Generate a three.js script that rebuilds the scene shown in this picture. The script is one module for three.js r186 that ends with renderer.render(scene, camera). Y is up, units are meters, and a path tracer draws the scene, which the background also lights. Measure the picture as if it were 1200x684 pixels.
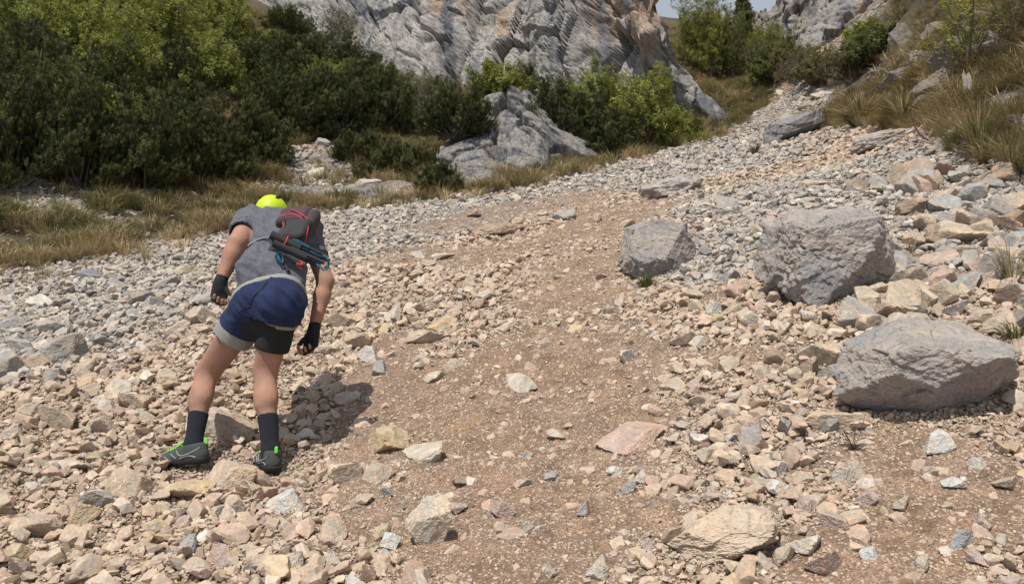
import * as THREE from 'three';
import { mergeGeometries, toCreasedNormals } from 'three/addons/utils/BufferGeometryUtils.js';
import { ConvexGeometry } from 'three/addons/geometries/ConvexGeometry.js';
import { createNoise3D } from 'simplex-noise';

// ---------------------------------------------------------------- camera, sky, sun, exposure
const scene = new THREE.Scene();
const FOCAL = 940, PITCH = THREE.MathUtils.degToRad(9), EYE = new THREE.Vector3(0, 1.6, 0);
const camera = new THREE.PerspectiveCamera(2 * Math.atan(342 / FOCAL) * 180 / Math.PI, 1200 / 684, 0.05, 900);
camera.position.copy(EYE);
camera.rotation.x = PITCH;
scene.add(camera);

const renderer = new THREE.WebGLRenderer({ antialias: true });
renderer.toneMapping = THREE.LinearToneMapping;
renderer.toneMappingExposure = 1.08;
renderer.shadowMap.enabled = true;

const SUN_TO = new THREE.Vector3(-0.25, 1.05, 0.62).normalize();
const sun = new THREE.DirectionalLight(new THREE.Color().setRGB(1, 0.94, 0.855), 4.3);
sun.name = 'sun';
sun.position.copy(SUN_TO).multiplyScalar(120);
sun.castShadow = true;
sun.shadow.radius = 1;
Object.assign(sun.shadow.camera, { left: -60, right: 60, top: 60, bottom: -60, near: 1, far: 300 });
scene.add(sun, sun.target);

{ // clear spring sky, a little milky towards the horizon
  const W = 256, H = 128, data = new Float32Array(W * H * 4);
  for (let j = 0; j < H; j++) {
    const el = Math.max(0, Math.sin(((j + 0.5) / H - 0.5) * Math.PI));
    const t = Math.pow(el, 0.55);
    for (let i = 0; i < W; i++) {
      const k = (j * W + i) * 4;
      data[k] = 0.60 + (0.30 - 0.60) * t;
      data[k + 1] = 0.65 + (0.33 - 0.65) * t;
      data[k + 2] = 0.76 + (0.39 - 0.76) * t;
      data[k + 3] = 1;
    }
  }
  const sky = new THREE.DataTexture(data, W, H, THREE.RGBAFormat, THREE.FloatType);
  sky.mapping = THREE.EquirectangularReflectionMapping;
  sky.magFilter = THREE.LinearFilter;
  sky.needsUpdate = true;
  scene.background = sky;
  scene.environment = sky;
}

// ---------------------------------------------------------------- small tools
const V = (x, y, z) => new THREE.Vector3(x, y, z);
const { clamp, lerp, smoothstep } = THREE.MathUtils;
function random(seed) { // mulberry32
  let a = seed >>> 0;
  return () => { a = (a + 0x6D2B79F5) | 0; let t = Math.imul(a ^ (a >>> 15), 1 | a); t = (t + Math.imul(t ^ (t >>> 7), 61 | t)) ^ t; return ((t ^ (t >>> 14)) >>> 0) / 4294967296; };
}
const n3 = createNoise3D(random(11)), n3b = createNoise3D(random(77));
function fbm(x, y, z, oct = 4, gain = 0.5, lac = 2.03) { let s = 0, a = 1, t = 0; for (let i = 0; i < oct; i++) { s += a * n3(x, y, z); t += a; a *= gain; x *= lac; y *= lac; z *= lac; } return s / t; }
function ridged(x, y, z, oct = 4, gain = 0.5, lac = 2.1) { let s = 0, a = 1, t = 0; for (let i = 0; i < oct; i++) { s += a * (1 - 2 * Math.abs(n3b(x, y, z))); t += a; a *= gain; x *= lac; y *= lac; z *= lac; } return s / t; }
const used = new Map();
function numbered(name) { const n = used.get(name) || 0; used.set(name, n + 1); return n ? name + '_' + String(n).padStart(3, '0') : name; }
function tag(o, label, category, group, kind) { if (label) o.userData.label = label; if (category) o.userData.category = category; if (group) o.userData.group = group; if (kind) o.userData.kind = kind; return o; }
function mesh(name, geo, mat, parent) { const m = new THREE.Mesh(geo, mat); m.name = parent ? name : numbered(name); m.castShadow = m.receiveShadow = true; (parent || scene).add(m); return m; }
function group(name, pos) { const g = new THREE.Group(); g.name = numbered(name); if (pos) g.position.copy(pos); scene.add(g); return g; }

// a sight line read off the photograph, turned into a place in metres: along the line to distance d ahead
const ray = (px, py) => V((px - 600) / FOCAL, (342 - py) / FOCAL, -1).applyAxisAngle(V(1, 0, 0), PITCH);
const at = (px, py, d) => { const r = ray(px, py); return r.multiplyScalar(d / -r.z).add(EYE); };

// computed grain textures (tileable value noise)
function tileNoise(size, cells, seed) {
  const r = random(seed), g = new Float32Array(cells * cells).map(() => r()), out = new Float32Array(size * size), s = (t) => t * t * (3 - 2 * t);
  for (let j = 0; j < size; j++) for (let i = 0; i < size; i++) {
    const u = i / size * cells, v = j / size * cells, a = Math.floor(u), b = Math.floor(v), fu = s(u - a), fv = s(v - b), a1 = (a + 1) % cells, b1 = (b + 1) % cells;
    out[j * size + i] = lerp(lerp(g[b * cells + a], g[b * cells + a1], fu), lerp(g[b1 * cells + a], g[b1 * cells + a1], fu), fv);
  }
  return out;
}
function layered(size, list, seed) { // list of [cells, weight]
  const out = new Float32Array(size * size); let tot = 0;
  list.forEach(([c, w], k) => { const n = tileNoise(size, c, seed + k * 13); tot += w; for (let i = 0; i < out.length; i++) out[i] += w * n[i]; });
  for (let i = 0; i < out.length; i++) out[i] /= tot;
  return out;
}
function texture(size, f, srgb) { // f(i) -> value or [r, g, b], 0..1
  const d = new Uint8Array(size * size * 4);
  for (let i = 0; i < size * size; i++) { const c = f(i), a = Array.isArray(c); for (let k = 0; k < 3; k++) d[i * 4 + k] = clamp(Math.round(255 * (a ? c[k] : c)), 0, 255); d[i * 4 + 3] = 255; }
  const t = new THREE.DataTexture(d, size, size);
  t.wrapS = t.wrapT = THREE.RepeatWrapping; t.magFilter = THREE.LinearFilter; t.minFilter = THREE.LinearMipmapLinearFilter; t.generateMipmaps = true;
  if (srgb) t.colorSpace = THREE.SRGBColorSpace;
  t.needsUpdate = true;
  return t;
}
// uv in metres from the side a face points to
function boxUV(geo, scale = 1) {
  const g = geo, p = g.attributes.position, n = g.attributes.normal, uv = new Float32Array(p.count * 2), faces = !g.index;
  for (let i = 0; i < p.count; i++) {
    const f = i - i % 3, m = (get) => faces ? n[get](f) + n[get](f + 1) + n[get](f + 2) : n[get](i); // one side for a whole face where faces stand apart
    const ax = Math.abs(m('getX')), ay = Math.abs(m('getY')), az = Math.abs(m('getZ')), x = p.getX(i), y = p.getY(i), z = p.getZ(i);
    const [u, v] = ay >= ax && ay >= az ? [x, z] : ax >= az ? [z, y] : [x, y];
    uv[i * 2] = u * scale; uv[i * 2 + 1] = v * scale;
  }
  g.setAttribute('uv', new THREE.BufferAttribute(uv, 2));
  return g;
}
// ---------------------------------------------------------------- the lie of the land: a smooth sheet through surveyed points
const SURVEY = [
  // scree below and round the path: column, row, metres ahead
  [600, 684, 2.65], [600, 560, 3.6], [600, 450, 4.9], [600, 342, 7.0], [600, 280, 10], [600, 240, 14],
  [0, 684, 2.9], [0, 560, 4.0], [0, 450, 5.6], [0, 380, 7.6], [0, 318, 10.5],
  [270, 552, 4.4], [250, 684, 2.85], [150, 450, 5.6], [150, 340, 9.2], [330, 300, 10.5], [270, 268, 13.5], [400, 252, 14.5], [400, 350, 7.4], [420, 450, 5.2], [400, 600, 3.3],
  [480, 240, 15.5], [560, 228, 16.5], [650, 208, 18], [740, 188, 20], [800, 170, 23], [870, 154, 27],
  [800, 250, 9.6], [800, 350, 6.0], [800, 450, 4.4], [800, 560, 3.35], [800, 684, 2.6], [750, 212, 14.5],
  [1200, 684, 2.4], [1200, 560, 2.95], [1090, 490, 3.45], [1200, 450, 3.7], [970, 352, 5.0], [1200, 330, 5.0], [1200, 230, 7.0], [1000, 260, 7.4], [900, 250, 8.8], [900, 200, 13.0], [1000, 190, 11.5], [1100, 190, 8.8],
  [890, 165, 20], [940, 160, 18], [1020, 160, 13.5], [1110, 145, 10.5],
  // bank of grass and rock that closes the scree off
  [1200, 160, 8.8], [1200, 60, 12.0], [1150, 90, 12.5], [1200, -60, 15], [1080, 100, 16.5], [985, 128, 23], [1030, 75, 24], [1062, 10, 26], [1100, 30, 21], [1080, -60, 28],
  // gully beyond
  [880, 142, 34], [850, 105, 40], [950, 98, 50], [985, 96, 55], [1000, 82, 70], [900, 60, 62], [1050, 50, 95], [850, 30, 75],
  // grassy bank and wooded hillside facing them
  [0, 290, 12], [0, 215, 14.5], [100, 300, 11.8], [100, 230, 14.5], [250, 262, 14.6], [250, 215, 17.5], [380, 235, 16.5], [380, 190, 20], [450, 170, 23], [480, 215, 18], [520, 160, 24.5], [560, 205, 20], [640, 195, 21], [700, 178, 23],
  [0, 120, 20], [120, 130, 21], [120, 40, 28], [0, 0, 29], [300, 140, 24], [300, 60, 32], [420, 110, 31], [500, 110, 33.5], [600, 120, 31.5], [720, 135, 29.5], [800, 148, 28], [-300, 100, 24], [-300, 280, 12],
].map(([a, b, d]) => at(a, b, d)).map((p) => [p.x, p.z, p.y]);
SURVEY.push([0, 0, 0], [0, 4, -1.5], [-4, 4, -2.2], [5, 4, -0.7], [-9, 0, -1.9], [-10, 6, -3.5], [8, 0, 2.4], [9, 5, 1.2], [0, 10, -3.8], [-40, -10, 5], [40, -10, 32], [40, -60, 52], [-40, -60, 42], [0, -130, 62], [60, -140, 75]);
const sheet = (() => {
  const N = SURVEY.length, M = N + 3, A = Array.from({ length: M }, () => new Float64Array(M + 1));
  const U = (r2) => (r2 < 1e-9 ? 0 : 0.5 * r2 * Math.log(r2)), SOFT = 0.12;
  for (let i = 0; i < N; i++) {
    for (let j = 0; j < N; j++) A[i][j] = U((SURVEY[i][0] - SURVEY[j][0]) ** 2 + (SURVEY[i][1] - SURVEY[j][1]) ** 2) + (i === j ? SOFT * (1 + 0.02 * (SURVEY[i][1] ** 2)) : 0);
    A[i][N] = A[N][i] = 1; A[i][N + 1] = A[N + 1][i] = SURVEY[i][0]; A[i][N + 2] = A[N + 2][i] = SURVEY[i][1]; A[i][M] = SURVEY[i][2];
  }
  for (let c = 0; c < M; c++) {
    let p = c; for (let r = c + 1; r < M; r++) if (Math.abs(A[r][c]) > Math.abs(A[p][c])) p = r;
    [A[c], A[p]] = [A[p], A[c]];
    for (let r = 0; r < M; r++) if (r !== c) { const f = A[r][c] / A[c][c]; if (f) for (let k = c; k <= M; k++) A[r][k] -= f * A[c][k]; }
  }
  const w = A.map((row, i) => row[M] / row[i]);
  return (x, z) => { let s = w[N] + w[N + 1] * x + w[N + 2] * z; for (let i = 0; i < N; i++) s += w[i] * U((SURVEY[i][0] - x) ** 2 + (SURVEY[i][1] - z) ** 2); return s; };
})();
// fine relief on the sheet
function relief(x, z) {
  const far = Math.max(0, Math.hypot(x, z) - 8);
  return 0.045 * fbm(x * 1.3, 3.1, z * 1.3, 3) + 0.018 * fbm(x * 6, 8.2, z * 6, 3) + 0.12 * Math.min(1, far / 10) * fbm(x * 0.5, 5.5, z * 0.5, 3);
}
// grid of ground heights, close-set where the walker is, wider apart far off
const COLS = 560, ROWS = 620;
const gx = (u) => 60 * Math.sinh(3.5 * u) / Math.sinh(3.5), gxi = (x) => Math.asinh(x / 60 * Math.sinh(3.5)) / 3.5;
const GZ0 = -3.5, gz = (v) => GZ0 - (v < 0 ? 14 : 1) * 0 - 125 * Math.sinh(4.2 * v) / Math.sinh(4.2), gzi = (z) => Math.asinh((GZ0 - z) / 125 * Math.sinh(4.2)) / 4.2;
const V0 = gzi(11);
const heights = new Float32Array((COLS + 1) * (ROWS + 1));
for (let j = 0; j <= ROWS; j++) for (let i = 0; i <= COLS; i++) {
  const x = gx(i / COLS * 2 - 1), z = gz(lerp(V0, 1, j / ROWS));
  heights[j * (COLS + 1) + i] = sheet(x, z) + relief(x, z);
}
function H(x, z) {
  const u = clamp((gxi(x) + 1) / 2 * COLS, 0, COLS - 0.001), v = clamp((gzi(z) - V0) / (1 - V0) * ROWS, 0, ROWS - 0.001), i = Math.floor(u), j = Math.floor(v), a = u - i, b = v - j, k = j * (COLS + 1) + i;
  return lerp(lerp(heights[k], heights[k + 1], a), lerp(heights[k + COLS + 1], heights[k + COLS + 2], a), b);
}
function slopeAt(x, z, e = 0.15) { return V(-(H(x + e, z) - H(x - e, z)) / (2 * e), 1, -(H(x, z + e) - H(x, z - e)) / (2 * e)).normalize(); }
// where a sight line meets the ground
function onGround(px, py, from = 1.5, to = 60) {
  const r = ray(px, py); r.multiplyScalar(1 / -r.z);
  let d = from, step = 0.1;
  for (; d < to; d += step) { if (EYE.y + r.y * d < H(EYE.x + r.x * d, -d)) break; step = 0.02 * d + 0.03; }
  let a = d - step, b = d;
  for (let k = 0; k < 18; k++) { const m = (a + b) / 2; if (EYE.y + r.y * m < H(EYE.x + r.x * m, -m)) b = m; else a = m; }
  const x = r.x * b, z = -b;
  return V(x, H(x, z), z);
}
const pxPerM = (p) => FOCAL / Math.max(0.5, -p.z);
// ---------------------------------------------------------------- what covers the ground, by place
const spot = (px, py, r) => { const p = onGround(px, py); return [p.x, p.z, r]; };
const near2 = (list, x, z) => { let s = 0; for (const [a, b, r] of list) { const q = ((x - a) ** 2 + (z - b) ** 2) / (r * r); if (q < 6) s += Math.exp(-q * 1.4); } return Math.min(1, s); };
// bare trodden earth of the path
const EARTH = [[640, 670, 0.3], [560, 620, 0.35], [640, 610, 0.38], [560, 560, 0.4], [650, 545, 0.45], [540, 510, 0.45], [640, 490, 0.55], [720, 500, 0.3], [450, 530, 0.3], [500, 470, 0.5], [450, 495, 0.3], [600, 440, 0.5], [700, 440, 0.45], [660, 400, 0.55], [760, 420, 0.3], [690, 350, 0.5], [640, 350, 0.4], [705, 305, 0.8], [695, 268, 1.1], [735, 245, 0.9],
  [600, 247, 1.4], [660, 232, 1.3], [530, 268, 1.0], [560, 300, 0.8], [480, 300, 0.7], [400, 575, 0.15], [430, 610, 0.2], [470, 400, 0.35], [440, 440, 0.3],
  [1060, 530, 0.25], [1120, 560, 0.22], [1090, 600, 0.2], [1180, 600, 0.2], [1000, 655, 0.2], [1060, 660, 0.2], [860, 420, 0.2], [840, 350, 0.2], [780, 600, 0.15], [940, 660, 0.14], [1020, 350, 0.15]].map((a) => spot(...a));
// earth between the stones is greyer on the side of the grassy bank and high up
const GREY = [[20, 420, 1.0], [100, 370, 1.6], [30, 350, 1.5], [200, 310, 2.4], [300, 285, 2.4], [400, 270, 2.6], [500, 250, 2.5], [150, 330, 1.6], [870, 290, 0.9], [900, 230, 1.6], [1000, 210, 1.8], [1100, 220, 1.5], [1130, 300, 1.0], [800, 200, 3.0], [830, 320, 0.5], [20, 232, 2], [70, 230, 1.5], [870, 165, 4], [905, 152, 5], [930, 135, 6], [950, 120, 6], [760, 205, 2.5], [372, 195, 2.2], [440, 226, 2]].map((a) => spot(...a));
const edgePts = [[-120, 330], [0, 316], [60, 312], [130, 300], [200, 285], [270, 270], [340, 256], [420, 247], [480, 241], [560, 230], [650, 210], [740, 190], [800, 172], [860, 156]].map(([a, b]) => onGround(a, b)).map((p) => [p.x, p.z]);
const bankPts = [...[[1250, 215], [1190, 205], [1140, 190], [1100, 160], [1040, 155], [985, 153], [950, 152]].map(([a, b]) => onGround(a, b)), at(962, 136, 24.5), at(990, 115, 26), at(1032, 72, 27.5), at(1066, 0, 29), at(1110, -80, 34)].map((p) => [p.x, p.z]);
const gullyPts = [at(880, 155, 25), at(915, 146, 31), at(945, 124, 40), at(962, 112, 46)].map((p) => [p.x, p.z]);
function sideOf(line, x, z) { // signed distance to a line of points, positive past it
  let best = 1e9, sign = 1;
  for (let i = 0; i + 1 < line.length; i++) {
    const [ax, az] = line[i], [bx, bz] = line[i + 1], dx = bx - ax, dz = bz - az, t = clamp(((x - ax) * dx + (z - az) * dz) / (dx * dx + dz * dz), 0, 1);
    const qx = x - ax - dx * t, qz = z - az - dz * t, d = Math.hypot(qx, qz);
    if (d < best) { best = d; sign = dx * qz - dz * qx; }
  }
  return sign < 0 ? best : -best;
}
const pastLeft = (x, z) => sideOf(edgePts, x, z);      // > 0 on the grassy bank
const pastRight = (x, z) => -sideOf(bankPts, x, z);    // > 0 on the steep bank
const RUBBLE_SPOTS = [[20, 232, 0.9], [60, 226, 0.8], [-20, 240, 0.9], [90, 240, 0.5], [345, 222, 0.7], [372, 205, 1.0], [372, 182, 1.0], [400, 226, 0.7], [440, 226, 0.9], [480, 230, 0.8], [350, 195, 0.6], [180, 232, 0.4], [300, 225, 0.4], [535, 236, 0.5], [570, 231, 0.5], [605, 223, 0.5], [645, 212, 0.5]].map((a) => spot(...a));
const spotAt = (x, z) => { let d = 1e9; for (const [a, b, r] of RUBBLE_SPOTS) d = Math.min(d, Math.hypot(x - a, z - b) - r); return d + 0.35 * n3(x * 1.4, 12, z * 1.4); };
const isScreeAt = (x, z) => Math.min(spotAt(x, z), Math.max(pastLeft(x, z), pastRight(x, z)), Math.abs(sideOf(gullyPts, x, z)) - (z < -22 ? 0.8 + 0.5 * n3(x * 0.4, 3, z * 0.4) : 0));

// the same four measures kept on the ground grid, read back between its points
const KC = COLS / 2, KR = ROWS / 2;
const kept = [isScreeAt, (x, z) => near2(EARTH, x, z), (x, z) => near2(GREY, x, z), pastLeft, pastRight].map((f) => {
  const a = new Float32Array((KC + 1) * (KR + 1));
  for (let j = 0; j <= KR; j++) for (let i = 0; i <= KC; i++) a[j * (KC + 1) + i] = f(gx(i / KC * 2 - 1), gz(lerp(V0, 1, j / KR)));
  return (x, z) => { const u = clamp((gxi(x) + 1) / 2 * KC, 0, KC - 0.001), v = clamp((gzi(z) - V0) / (1 - V0) * KR, 0, KR - 0.001), p = Math.floor(u), q = Math.floor(v), k = q * (KC + 1) + p; return lerp(lerp(a[k], a[k + 1], u - p), lerp(a[k + KC + 1], a[k + KC + 2], u - p), v - q); };
});
const [isScree, earthAt, greyAt, onLeft, onRight] = kept;

const soilTone = layered(1024, [[16, 1], [64, 1], [200, 1.1], [512, 1.3]], 5), soilFleck = tileNoise(1024, 420, 91), soilPatch = layered(1024, [[6, 1], [24, 0.8]], 31);
const soilMap = texture(1024, (i) => { const v = 0.62 + 0.5 * (soilTone[i] - 0.5) + (soilFleck[i] > 0.86 ? 0.16 : soilFleck[i] < 0.12 ? -0.14 : 0), p = soilPatch[i] - 0.5; return [v * (1 + 0.06 * p), v, v * (1 - 0.12 * p)].map((c) => clamp(c * 1.28, 0, 1)); }, true);
const soilBump = texture(1024, (i) => 0.5 + 0.9 * (soilTone[i] - 0.5) + (soilFleck[i] > 0.86 ? 0.25 : 0));
const groundMat = new THREE.MeshStandardMaterial({ name: 'earth', vertexColors: true, map: soilMap, bumpMap: soilBump, bumpScale: 0.04, roughness: 1 });
{
  const n = (COLS + 1) * (ROWS + 1), pos = new Float32Array(n * 3), col = new Float32Array(n * 3), uv = new Float32Array(n * 2), idx = [];
  const EARTHC = [0.52, 0.355, 0.245], RUBBLE = [0.53, 0.38, 0.27], GREYC = [0.43, 0.37, 0.31], SOIL = [0.21, 0.165, 0.10], MOSS = [0.11, 0.10, 0.05], c = [0, 0, 0];
  for (let j = 0; j <= ROWS; j++) for (let i = 0; i <= COLS; i++) {
    const k = j * (COLS + 1) + i, x = gx(i / COLS * 2 - 1), z = gz(lerp(V0, 1, j / ROWS));
    pos[k * 3] = x; pos[k * 3 + 1] = heights[k]; pos[k * 3 + 2] = z;
    uv[k * 2] = x / 1.7; uv[k * 2 + 1] = z / 1.7;
    const e = earthAt(x, z), g = greyAt(x, z), w = 0.35 * fbm(x * 1.7, 1, z * 1.7, 3);
    for (let q = 0; q < 3; q++) c[q] = lerp(lerp(RUBBLE[q], GREYC[q], clamp(g + w * 0.5, 0, 1)), EARTHC[q], clamp(e * 1.2 + w, 0, 1));
    const out = smoothstep(isScree(x, z) + 0.5 * fbm(x * 1.1, 4, z * 1.1, 2), -0.1, 0.7);
    if (out > 0) { const m = clamp(0.5 + 1.1 * fbm(x * 0.35, 9, z * 0.35, 3), 0, 1); for (let q = 0; q < 3; q++) c[q] = lerp(c[q], lerp(SOIL[q], MOSS[q], m), out); }
    const t = 1 + 0.14 * fbm(x * 3.1, 6, z * 3.1, 2);
    for (let q = 0; q < 3; q++) col[k * 3 + q] = c[q] * t;
    if (i < COLS && j < ROWS) idx.push(k, k + 1, k + COLS + 1, k + 1, k + COLS + 2, k + COLS + 1);
  }
  const g = new THREE.BufferGeometry();
  g.setAttribute('position', new THREE.BufferAttribute(pos, 3)); g.setAttribute('color', new THREE.BufferAttribute(col, 3)); g.setAttribute('uv', new THREE.BufferAttribute(uv, 2));
  g.setIndex(idx); g.computeVertexNormals();
  tag(mesh('ground', g, groundMat), 'steep stony mountain slope with a bare earth path climbing it', 'slope', null, 'structure');
}
// ---------------------------------------------------------------- limestone walls
import { mergeVertices } from 'three/addons/utils/BufferGeometryUtils.js';
const rockTone = layered(1024, [[8, 0.8], [32, 1], [96, 1], [300, 1], [512, 0.8]], 201), rockPit = layered(1024, [[60, 1], [140, 1]], 233);
const rockMap = texture(1024, (i) => clamp(0.80 + 0.42 * (rockTone[i] - 0.5) - (rockPit[i] > 0.66 ? 0.16 : 0), 0, 1), true);
const rockBump = texture(1024, (i) => clamp(0.55 + 0.9 * (rockTone[i] - 0.5) - (rockPit[i] > 0.64 ? 0.35 : 0), 0, 1));
const cliffMat = new THREE.MeshStandardMaterial({ name: 'limestone', vertexColors: true, map: rockMap, bumpMap: rockBump, bumpScale: 0.035, roughness: 0.95 });
// broken blocks: space is split round scattered points; each block has its own push and tilt, with a joint where two meet
const hash3 = (i, j, k, s) => { let h = Math.imul(i, 374761393) + Math.imul(j, 668265263) + Math.imul(k, 2147483647) + Math.imul(s, 1274126177); h = Math.imul(h ^ (h >>> 13), 1274126177); return ((h ^ (h >>> 16)) >>> 0) / 4294967296; };
function blocks(x, y, z, seed) {
  const I = Math.floor(x), J = Math.floor(y), K = Math.floor(z); let d1 = 9, d2 = 9, bi = 0, bj = 0, bk = 0, bx = 0, by = 0, bz = 0;
  for (let k = K - 1; k <= K + 1; k++) for (let j = J - 1; j <= J + 1; j++) for (let i = I - 1; i <= I + 1; i++) {
    const fx = i + hash3(i, j, k, seed), fy = j + hash3(i, j, k, seed + 1), fz = k + hash3(i, j, k, seed + 2), d = (x - fx) ** 2 + (y - fy) ** 2 + (z - fz) ** 2;
    if (d < d1) { d2 = d1; d1 = d; bi = i; bj = j; bk = k; bx = fx; by = fy; bz = fz; } else if (d < d2) d2 = d;
  }
  const r = (n) => hash3(bi, bj, bk, seed + n) - 0.5;
  return [r(3) + 1.3 * (r(4) * (x - bx) + 0.8 * r(5) * (y - by) + r(6) * (z - bz)), Math.sqrt(d2) - Math.sqrt(d1), r(7)];
}
function cliffNoise(x, y, z, s) { // near-plane walls in upright blocks, split by steep joints
  const wx = x + 0.5 * fbm(x * 0.4, y * 0.4, z * 0.4, 2), wy = y + 0.5 * fbm(y * 0.4, z * 0.4 + 9, x * 0.4, 2), t = wx + 0.12 * wy;
  let d = 1.5 * fbm(wx * 0.14, wy * 0.05, z * 0.14, 2);
  const [a, ea] = blocks(t * 0.36, wy * 0.16, z * 0.36, 5), [b, eb] = blocks(t * 0.95, wy * 0.42, z * 0.95, 25), [c, ec] = blocks(wx * 2.6, wy * 1.9, z * 2.6, 45);
  d += 0.7 * a + 0.25 * b + 0.07 * c + 0.018 * fbm(x * 5, y * 5, z * 5, 2);
  d -= 0.4 * Math.max(0, 1 - ea / 0.06) + 0.16 * Math.max(0, 1 - eb / 0.09) + 0.04 * Math.max(0, 1 - ec / 0.12);
  return d * s;
}
function cliffColor(x, y, z, d, tone) { // pale limestone with peach scars, blue grey water stains and dark lichen specks
  const shade = 1 + 0.2 * blocks((x + 0.12 * y) * 0.7, y * 0.3, z * 0.7, 65)[2], patch = fbm(x * 0.24, y * 0.14, z * 0.22 + 3, 3), stain = n3(x * 0.8 + 0.08 * y, y * 0.06, z * 0.8) + 0.35 * n3(x * 2.6, y * 0.3, z * 2.6), fine = fbm(x * 2.6, y * 2.2, z * 2.6, 3), speck = n3(x * 7.5, y * 6.5, z * 7.5) + 0.5 * n3b(x * 15, y * 13, z * 15);
  let r = 0.57, g = 0.535, b = 0.50;
  const warm = smoothstep(patch, 0.12, 0.45); r = lerp(r, 0.64, warm); g = lerp(g, 0.49, warm); b = lerp(b, 0.37, warm);
  const blue = smoothstep(stain, 0.15, 0.75); r = lerp(r, 0.27, blue); g = lerp(g, 0.275, blue); b = lerp(b, 0.30, blue);
  const k = (1 - 0.3 * smoothstep(fine, 0.1, 0.5)) * (1 - 0.42 * smoothstep(speck, 0.45, 0.9)) * tone * shade;
  return [r * k, g * k, b * k];
}
// base: list of [x, z]; rises from the ground; lean(h, u) moves a point sideways and back as it climbs; top(u) is the height
function cliff(name, label, base, nu, nv, low, top, lean, scale, tone) {
  const curve = new THREE.CatmullRomCurve3(base.map(([x, z]) => V(x, 0, z))), pos = [], col = [], uv = [], idx = [];
  for (let j = 0; j <= nv; j++) for (let i = 0; i <= nu; i++) {
    const u = i / nu, p = curve.getPoint(u), t = curve.getTangent(u), n = V(-t.z, 0, t.x); // towards the valley
    const y0 = H(p.x, p.z) - low, hgt = top(u) + low, h = hgt * Math.pow(j / nv, 1.15);
    const [lx, lb] = lean(Math.max(0, h - low), u);
    let x = p.x + lx - n.x * lb, y = y0 + h, z = p.z - n.z * lb;
    const d = cliffNoise(x, y, z, scale);
    x += n.x * d; z += n.z * d; y += 0.25 * d;
    pos.push(x, y, z); uv.push(u * curve.getLength() / 4.5, h / 4.5); col.push(...cliffColor(x, y, z, d, tone));
    if (i < nu && j < nv) { const k = j * (nu + 1) + i; idx.push(k, k + 1, k + nu + 1, k + 1, k + nu + 2, k + nu + 1); }
  }
  const g = new THREE.BufferGeometry();
  g.setAttribute('position', new THREE.Float32BufferAttribute(pos, 3)); g.setAttribute('color', new THREE.Float32BufferAttribute(col, 3)); g.setAttribute('uv', new THREE.Float32BufferAttribute(uv, 2));
  g.setIndex(idx); g.computeVertexNormals();
  return tag(mesh(name, g, cliffMat), label, 'cliff', null, 'structure');
}
// a block bounded by broken faces; detail sets how finely its surface is cut, edge how sharp its corners are
function rockGeo(seed, detail, { faces = 11, edge = 16, rough = 0.06, flat = 1, freq = 1.6, pits = 0, own, round = 1.2 } = {}) {
  const r = random(seed), planes = [];
  for (let i = 0; i < faces; i++) { const a = r() * 6.2832, y = r() * 2 - 1, q = Math.sqrt(1 - y * y); planes.push([q * Math.cos(a), y * flat, q * Math.sin(a), 0.56 + 0.42 * r()]); }
  { const spread = planes.map((p) => p.slice()); for (let i = 0; i < planes.length; i++) for (let k = 0; k < 3; k++) { let f = 0; for (const q of spread) if (q !== spread[i]) { const d2 = (q[0] - spread[i][0]) ** 2 + (q[1] - spread[i][1]) ** 2 + (q[2] - spread[i][2]) ** 2 + 0.05; f += (spread[i][k] - q[k]) / d2; } planes[i][k] += 0.08 * f; } for (const p of planes) { const l = Math.hypot(p[0], p[1], p[2]); p[0] /= l; p[1] /= l; p[2] /= l; } }
  if (own) { planes.length = 0; for (const [a, b, c, d] of own) { const l = Math.hypot(a, b, c); planes.push([a / l, b / l, c / l, d]); } }
  for (let i = 0; i < 14; i++) { const y = 1 - (i + 0.5) / 7, a = i * 2.39996, q = Math.sqrt(1 - y * y); planes.push([q * Math.cos(a), y, q * Math.sin(a), round]); }
  let g = new THREE.IcosahedronGeometry(1, detail); g.deleteAttribute('uv'); g.deleteAttribute('normal'); g = mergeVertices(g, 1e-5);
  const p = g.attributes.position, o = seed * 3.17;
  for (let i = 0; i < p.count; i++) {
    const x = p.getX(i), y = p.getY(i), z = p.getZ(i); let s = 0;
    for (const [a, b, c, d] of planes) { const k = (a * x + b * y + c * z) / d; if (k > 0) s += Math.pow(k, edge); }
    let R = Math.pow(s, -1 / edge);
    const X = x * R, Y = y * R, Z = z * R;
    R *= 1 + rough * (1.1 * fbm(X * freq + o, Y * freq, Z * freq, 3) + 0.4 * ridged(X * freq * 2.0 + o, Y * freq * 2.2, Z * freq * 2.0, 3));
    if (detail > 14) R *= 1 + rough * (Z > 0 && Y < 0.35 ? 0.5 : 0.22) * fbm(X * freq * 5 + o, Y * freq * 5, Z * freq * 5, 3) + (() => { const [p, e] = blocks(X * 1.5 + o, Y * 1.7, Z * 1.5, seed), [p2, e2] = blocks(X * 4.2 + o, Y * 4.2, Z * 4.2, seed + 9); return rough * (1.25 * p + 0.4 * p2 - 0.3 * Math.max(0, 1 - e / 0.05) - 0.12 * Math.max(0, 1 - e2 / 0.08)); })();
    if (pits) { const q = n3b(X * 5 + o, Y * 5, Z * 5); if (q > 0.45) R *= 1 - pits * (q - 0.45); }
    p.setXYZ(i, x * R, y * R, z * R);
  }
  g.computeBoundingBox(); { const b = g.boundingBox; g.translate(-(b.min.x + b.max.x) / 2, -(b.min.y + b.max.y) / 2, -(b.min.z + b.max.z) / 2); g.scale(2 / (b.max.x - b.min.x), 2 / (b.max.y - b.min.y), 2 / (b.max.z - b.min.z)); }
  g.computeVertexNormals();
  return g;
}

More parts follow.
